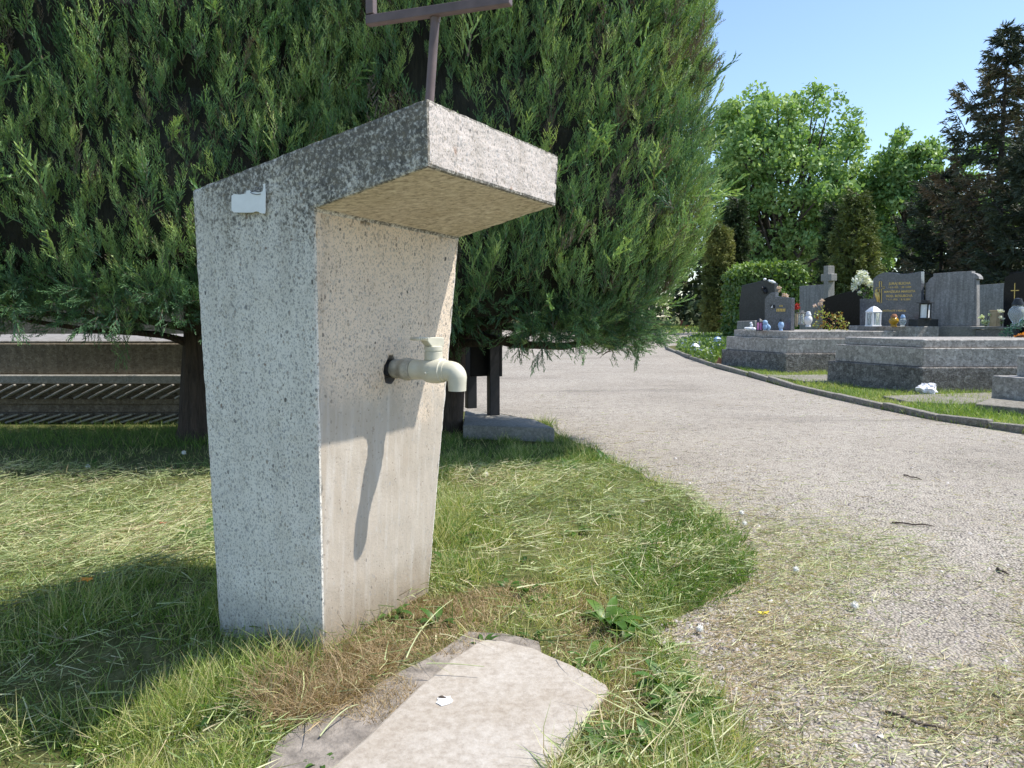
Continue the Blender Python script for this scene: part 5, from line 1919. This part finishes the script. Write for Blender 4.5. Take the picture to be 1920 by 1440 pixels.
# crumpled plastic bag by the near grave
bg_ = MB()
rgb = np.random.default_rng(19)
Yb = G(1738, 742)[1]
k_ = px_m(Yb)
vs, fs = [], []
for i in range(13):
    for j in range(20):
        th, ph = math.pi * i / 12, 2 * math.pi * j / 20
        d = np.array([math.sin(th) * math.cos(ph), math.sin(th) * math.sin(ph), math.cos(th)])
        r_ = 1 + 0.34 * abs(float(nz(d, 6, 3))) - 0.22 * abs(float(nz(d, 11, 6))) + 0.25 * float(nz(d, 2.2, 1))
        vs.append(W(1738, 731, Yb) + d * np.array([17, 13, 13]) * k_ * r_)
for i in range(12):
    for j in range(20):
        fs.append((i * 20 + j, (i + 1) * 20 + j, (i + 1) * 20 + (j + 1) % 20, i * 20 + (j + 1) % 20))
bg_.add(vs, fs)
bg_.tube([W(1744, 728, Yb), W(1746, 722, Yb), W(1750, 719.5, Yb), W(1755, 721, Yb)], [0.02, 0.014, 0.012, 0.006], 8)
tag(bg_.build("plastic_bag", M['bag']), "crumpled white plastic bag on the grass beside the near granite grave", "plastic bag")

# ---- periwinkle bed
cl = Cloud()
BED = gpoly([(1268, 660), (1276, 648), (1300, 638), (1340, 634), (1372, 634), (1368, 655), (1364, 684), (1345, 688), (1300, 675)])
P = np.stack([rgg.uniform(3.2, 9, 60000), rgg.uniform(11, 30, 60000)], -1)
P = P[inside(BED, P)][:7000]
n = len(P)
leaves(cl, v3(P, rgg.uniform(0.02, 0.22, n)), np.tile([0, -0.2, 1.0], (n, 1)), 0.085, rgg, np.clip(0.55 + rgg.normal(size=n) * 0.22, 0, 1), 0.45, 0.5)
tag(cl.build("periwinkle_leaves", M['hedge']), "low bright periwinkle ground cover filling the bed at the kerb's end", None, None, "stuff")
cl = Cloud()
k = rgg.integers(n, size=260)
Q = v3(P[k], rgg.uniform(0.16, 0.24, 260))
M['peri'] = m_leaf("periwinkle_petals", [(0.0, (0.22, 0.24, 0.6)), (1.0, (0.42, 0.42, 0.75))], 0.6, 0.2)
for _ in range(3):
    leaves(cl, Q, np.tile([0, -0.5, 1.0], (260, 1)), 0.028, rgg, rgg.uniform(0, 0.6, 260), 0.8, 0.1)
tag(cl.build("periwinkle_blossoms", M['peri']), "tiny violet blossoms dotted over the periwinkle bed", None, None, "stuff")
lantern("small white lantern half sunk in the periwinkle bed", 1303, 668, 643, 16.0, 15, M['white'], M['glass'], True, 0.3)
lantern("pale blue topped lantern at the back of the periwinkle bed", 1345, 645, 631, 19.0, 12, M['blue'], M['glass'], True, 0.3)
mb = MB()
ct = G(1347, 686)
mb.lathe(ct + UP * 0.02, [(0.045, 0), (0.06, 0.09), (0.065, 0.12), (0.03, 0.13)], 12, axis=(0.5, 0.2, 0.8))
tag(mb.build("terracotta_pot", M['terracotta'], smooth=True), "small tipped terracotta pot at the dark base of the crowded grave", "pot")
mb = MB()
cp_ = G(1283, 614)
mb.box(cp_ + UP * 0.2, (0.20, 0.05, 0), (-0.05, 0.2, 0), UP * 0.25)
mb.box(cp_ + UP * 0.47, (0.24, 0.06, 0), (-0.06, 0.24, 0), UP * 0.03)
tag(mb.build("red_box", M['rust_red'], bevel=0.02), "small rust red box far off on the lawn beyond the path", "box")
mb = MB()
a, c = G(1290, 612), G(1322, 612)
mb.bar(a + UP * 0.05, c + UP * 0.05, 0.3, 0.16)
tag(mb.build("stone_edging", M['kerb'], bevel=0.02), "low pale stone edging before the column shaped conifer", "edging")


# ------------------------------------------------------------------ trees behind
def crown_cloud(rg, clumps, per, size, tintf, squash=0.8, up=0.4, shell=0.5):
    """clumps: (centre, radius); leaves fill each clump, denser to its rim, so gaps stay between clumps"""
    cl = Cloud()
    C = np.array([c for c, r in clumps])
    Rr = np.array([r for c, r in clumps])
    idx = np.repeat(np.arange(len(C)), per)
    n = len(idx)
    d = rdir(rg, n)
    rad = rg.uniform(shell, 1.0, n) ** 0.7
    off = d * (Rr[idx] * rad)[:, None] * np.array([1, 1, squash])
    P = C[idx] + off + rg.normal(size=(n, 3)) * size * 0.4
    leaves(cl, P, d + np.array([0, 0, 0.6]), size, rg, np.clip(tintf(P, d, idx), 0, 1), 0.5, up)
    return cl


def limb(mb, a, e, r0, r1, rg, sag=0.0, n=5):
    a, e = np.asarray(a, float), np.asarray(e, float)
    pts_ = [a + (e - a) * i / n + rg.normal(size=3) * 0.03 * np.linalg.norm(e - a) * (0 < i < n) + UP * sag * math.sin(math.pi * i / n) for i in range(n + 1)]
    mb.tube(pts_, list(np.linspace(r0, r1, n + 1)), 7)
    return pts_


def broadleaf(label, pxc, Y, ytop, ybot, half_px, seed, mat, n_cl, per, leaf, tint0, group, bark=True, rmin=0.10, rmax=0.19):
    rg = np.random.default_rng(seed)
    k_ = px_m(Y)
    x0 = (pxc - 960) * k_
    zt, zb = H + (590 - ytop) * k_, max(0.6, H + (590 - ybot) * k_)
    rx, rz = half_px * k_, (zt - zb) / 2
    ctr = np.array([x0, Y, (zt + zb) / 2])
    root = thing("broadleaf_tree", label, "tree", (x0, Y, 0), group)
    clumps = []
    while len(clumps) < n_cl:
        d = rg.normal(size=3)
        d /= np.linalg.norm(d)
        r = rg.uniform(0.25, 1.0) ** 0.45
        p = ctr + d * r * np.array([rx, rx * 0.9, rz]) * (0.93 + 0.16 * float(nz(d, 2.6, seed)))
        if p[2] < zb - 0.2:
            continue
        clumps.append((p, rg.uniform(rmin, rmax) * rx * (1.25 - 0.4 * r)))
    cl = crown_cloud(rg, clumps, per, leaf, lambda P, d, i: tint0 + 0.14 * nz(P, 2.2 / max(1, rx / 3), seed) + rg.normal(size=len(P)) * 0.14 + 0.10 * d[:, 2])
    cl.build("crown", mat, root)
    mb = MB()
    r0 = rx * 0.06
    base_ = np.array([x0, Y, -0.1])
    fork = np.array([x0 + rg.uniform(-0.3, 0.3), Y, zb + rz * 0.45])
    limb(mb, base_, fork, r0 * 1.3, r0 * 0.8, rg)
    for c, r in clumps[::3]:
        st = fork + (np.array([x0, Y, zb + rz * 0.1]) - fork) * rg.uniform(-0.5, 0.9)
        m_ = mid(st, c) - UP * 0.1 * rx + rg.normal(size=3) * 0.08 * rx
        mb.tube([st, m_, c], [r0 * 0.42, r0 * 0.27, r0 * 0.08], 6)
    mb.build("trunk", M['bark_grey'], root, smooth=True)
    return root


TR = "trees along the cemetery's far side"
broadleaf("tall fresh green maple with a broad crown right of the juniper", 1462, 42, 150, 560, 158, 5, M['maple'], 260, 150, 0.26, 0.6, TR)
broadleaf("lower leafy tree between the maple and the browning spruce", 1690, 40, 258, 520, 98, 6, M['maple'], 150, 140, 0.24, 0.5, TR)
broadleaf("leafy tree half hidden behind the olive conifer", 1600, 47, 290, 560, 74, 7, M['maple'], 90, 130, 0.26, 0.5, TR)
broadleaf("leafy tree showing through the browning spruce", 1835, 44, 240, 500, 80, 8, M['maple'], 55, 100, 0.26, 0.45, TR)


def conifer(label, pxc, Y, ytop, half_px, seed, mat, tint0, tintv, lo=0.1, levels=26, per=6, droop=0.25, leaf=0.3, taper=0.9, group=TR, name="spruce_tree", fill=34, ybot=None, wild=0.35, xdir=None):
    rg = np.random.default_rng(seed)
    k_ = px_m(Y)
    x0 = (pxc - 960) * k_
    zt = H + (590 - ytop) * k_
    root = thing(name, label, "conifer", (x0, Y, 0), group)
    mb = MB()
    R0 = half_px * k_
    mb.tube([(x0, Y, -0.1), (x0 + 0.05, Y, zt * 0.3), (x0, Y, zt * 0.65), (x0, Y, zt)], [0.035 * zt * 0.5, 0.028 * zt * 0.5, 0.016 * zt * 0.5, 0.02], 9)
    cl = Cloud()
    for i in range(levels):
        u = i / (levels - 1)
        z = zt * (lo + (1 - lo) * u) - 0.1
        L0 = R0 * ((1 - u) ** taper) + 0.22
        for j in range(per):
            a = 2.4 * i + 2 * math.pi * j / per + rg.uniform(-0.35, 0.35)
            L = L0 * rg.uniform(1 - wild, 1 + wild * 0.7)
            dx = np.array([math.cos(a), math.sin(a), 0])
            s0 = np.array([x0, Y, z + rg.uniform(-0.2, 0.2)])
            pts_ = [s0, s0 + dx * L * 0.35 - UP * L * droop * 0.35 * (1 - u), s0 + dx * L * 0.72 - UP * L * droop * 0.55 * (1 - u), s0 + dx * L + UP * L * (0.10 - droop * 0.35 * (1 - u) + 0.45 * u)]
            mb.tube(pts_, [0.035 + 0.02 * L * 0.3, 0.028, 0.02, 0.006], 5)
            m = int(fill * (0.35 + L / R0))
            t_ = rg.uniform(0.12, 1.0, m) ** 0.8
            seg = np.clip((t_ * 3).astype(int), 0, 2)
            fr_ = t_ * 3 - seg
            PP = np.array(pts_)
            P = PP[seg] + (PP[seg + 1] - PP[seg]) * fr_[:, None]
            sd = np.array([-dx[1], dx[0], 0])
            P = P + sd * (rg.normal(size=m) * 0.20 * L * (1.05 - t_) * 0.8)[:, None] - UP * (rg.uniform(0, 0.32, m) * (0.4 + 0.6 * (1 - u)))[:, None] * min(1, L * 0.5)
            d = nrm(dx * 0.7 + sd * rg.normal(size=(m, 1)) * 0.7 + UP * (rg.uniform(-0.75, 0.5, m))[:, None])
            tint = np.clip(tint0 + tintv * float(nz(s0 + dx * L * 0.5, 0.9, seed)) + rg.normal(size=m) * 0.10, 0, 1)
            which = rg.integers(len(SPRL), size=m)
            for k in range(len(SPRL)):
                q_ = which == k
                if q_.any():
                    cl.add(*inst(*SPRL[k], frames(d[q_], rdir(rg, q_.sum())), P[q_], leaf * rg.uniform(0.6, 1.3, q_.sum()), tint[q_]))
    cl.build("crown", mat, root)
    mb.build("trunk", M['bark_grey'], root, smooth=True)
    return root


def spray_low(rg, n=7):
    V, T = [], []
    for i in range(n):
        u = i / n
        d = nrm(np.array([rg.uniform(-0.8, 0.8), rg.uniform(-0.35, 0.35), 0.8]))
        p = np.array([0, 0, u * 0.65])
        L = 0.5 * (1 - u * 0.5)
        x = nrm(np.cross(d, rg.normal(size=3))) * 0.055
        b_ = len(V)
        V += [p - x, p + x, p + d * L]
        T.append([b_, b_ + 1, b_ + 2])
    return np.array(V), np.array(T), np.tile([-0.05, -0.05, 0.12], n)


SPRL = [spray_low(rgs) for _ in range(8)]

conifer("tall half dead browning spruce with ragged upturned branches at the right", 1856, 30, 78, 125, 61, M['spruce'], 0.42, 0.30, lo=0.16, levels=24, per=6, droop=0.32, leaf=0.5, taper=0.62, fill=46, wild=0.5)
conifer("dark spruce filling the gap left of the tall browning one", 1755, 33, 330, 95, 62, M['spruce'], 0.30, 0.25, lo=0.05, levels=14, per=7, droop=0.2, leaf=0.55, taper=0.55, fill=46)
conifer("dark spruce at the picture's right edge behind the black headstone", 1935, 27, 235, 120, 63, M['spruce'], 0.26, 0.22, lo=0.05, levels=16, per=7, droop=0.25, leaf=0.55, taper=0.6, fill=46)
conifer("olive brown cone shaped conifer behind the concrete cross", 1594, 27, 370, 46, 64, M['thuja'], 0.42, 0.2, lo=0.02, levels=26, per=9, droop=-0.5, leaf=0.34, taper=0.62, name="conifer_tree", fill=26, wild=0.15)
conifer("slim dark conifer close beside the olive brown one", 1553, 30, 392, 15, 65, M['dark_leaf'], 0.5, 0.2, lo=0.02, levels=22, per=6, droop=-0.6, leaf=0.3, taper=0.5, name="conifer_tree", fill=18, wild=0.15)
conifer("column shaped conifer beyond the path, just right of the juniper", 1343, 34, 425, 18, 66, M['thuja'], 0.62, 0.25, lo=0.0, levels=34, per=8, droop=-0.8, leaf=0.3, taper=0.22, name="column_conifer", fill=26, wild=0.1)
conifer("dark column conifer behind the paler one beyond the path", 1374, 36, 380, 14, 67, M['dark_leaf'], 0.4, 0.2, lo=0.0, levels=30, per=7, droop=-0.8, leaf=0.36, taper=0.25, name="column_conifer", fill=22, wild=0.1)

# clipped hedge behind the dark gabled headstone
rgh = np.random.default_rng(71)
Yh, kh = 23.0, px_m(23.0)
hx0, hx1, hz1 = (1383 - 960) * kh, (1501 - 960) * kh, H + (590 - 500) * kh
n = 9000
P = rgh.uniform(0, 1, (n, 3)) * np.array([hx1 - hx0, 1.8, hz1]) + np.array([hx0, Yh - 0.2, 0])
face = rgh.integers(4, size=n)
P[face == 0, 1] = Yh - 0.2
P[face == 1, 2] = hz1
P[face == 2, 0] = hx1
P[face == 3, 0] = hx0
c_ = np.array([(hx0 + hx1) / 2, Yh + 0.7, hz1 - 0.5])
over = np.clip((P[:, 2] - (hz1 - 0.35)) / 0.35, 0, 1)
ex = np.clip((np.abs(P[:, 0] - c_[0]) - ((hx1 - hx0) / 2 - 0.35)) / 0.35, 0, 1)
P[:, 2] -= 0.2 * ex ** 2 * over
P += rgh.normal(size=(n, 3)) * 0.05 + (nz(P, 3, 4) * 0.05)[:, None]
N = np.zeros((n, 3))
N[face == 0, 1] = -1
N[face == 1, 2] = 1
N[face == 2, 0] = 1
N[face == 3, 0] = -1
cl = Cloud()
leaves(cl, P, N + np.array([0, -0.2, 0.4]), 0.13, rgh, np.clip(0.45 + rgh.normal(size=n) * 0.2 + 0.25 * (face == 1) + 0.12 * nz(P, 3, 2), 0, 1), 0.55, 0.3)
hd = thing("clipped_hedge", "bright green clipped hedge block behind the dark gabled headstone", "hedge", (c_[0], c_[1], 0))
cl.build("leaves", M['hedge'], hd)
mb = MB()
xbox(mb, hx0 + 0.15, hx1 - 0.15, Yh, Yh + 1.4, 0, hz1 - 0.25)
mb.build("inner_block", M['inner'], hd, bevel=0.15, seg=3)  # solid dark block inside the leaves, in the dark hull colour

# the wood that closes the view, one mass
rgw = np.random.default_rng(81)
clumps = []
for i in range(420):
    x = rgw.uniform(1200, 2300)
    Y = rgw.uniform(50, 62)
    top = 430 + 30 * math.sin(x * 0.021) + 25 * math.sin(x * 0.009 + 1) - 45 * (x > 1640)
    y = rgw.uniform(top, 606)
    clumps.append((W(x, y, Y), rgw.uniform(0.6, 1.3)))
for i in range(260):
    x, Y = rgw.uniform(-34, 6), rgw.uniform(56, 64)
    clumps.append((np.array([x, Y, rgw.uniform(0.5, 8.0)]), rgw.uniform(0.7, 1.5)))
cl = crown_cloud(rgw, clumps, 60, 0.5, lambda P, d, i: 0.35 + 0.25 * nz(P, 0.5, 2) + rgw.normal(size=len(P)) * 0.14, 0.9)
tag(cl.build("distant_wood", M['dark_leaf']), "dark distant wood closing the view behind the cemetery", None, None, "stuff")
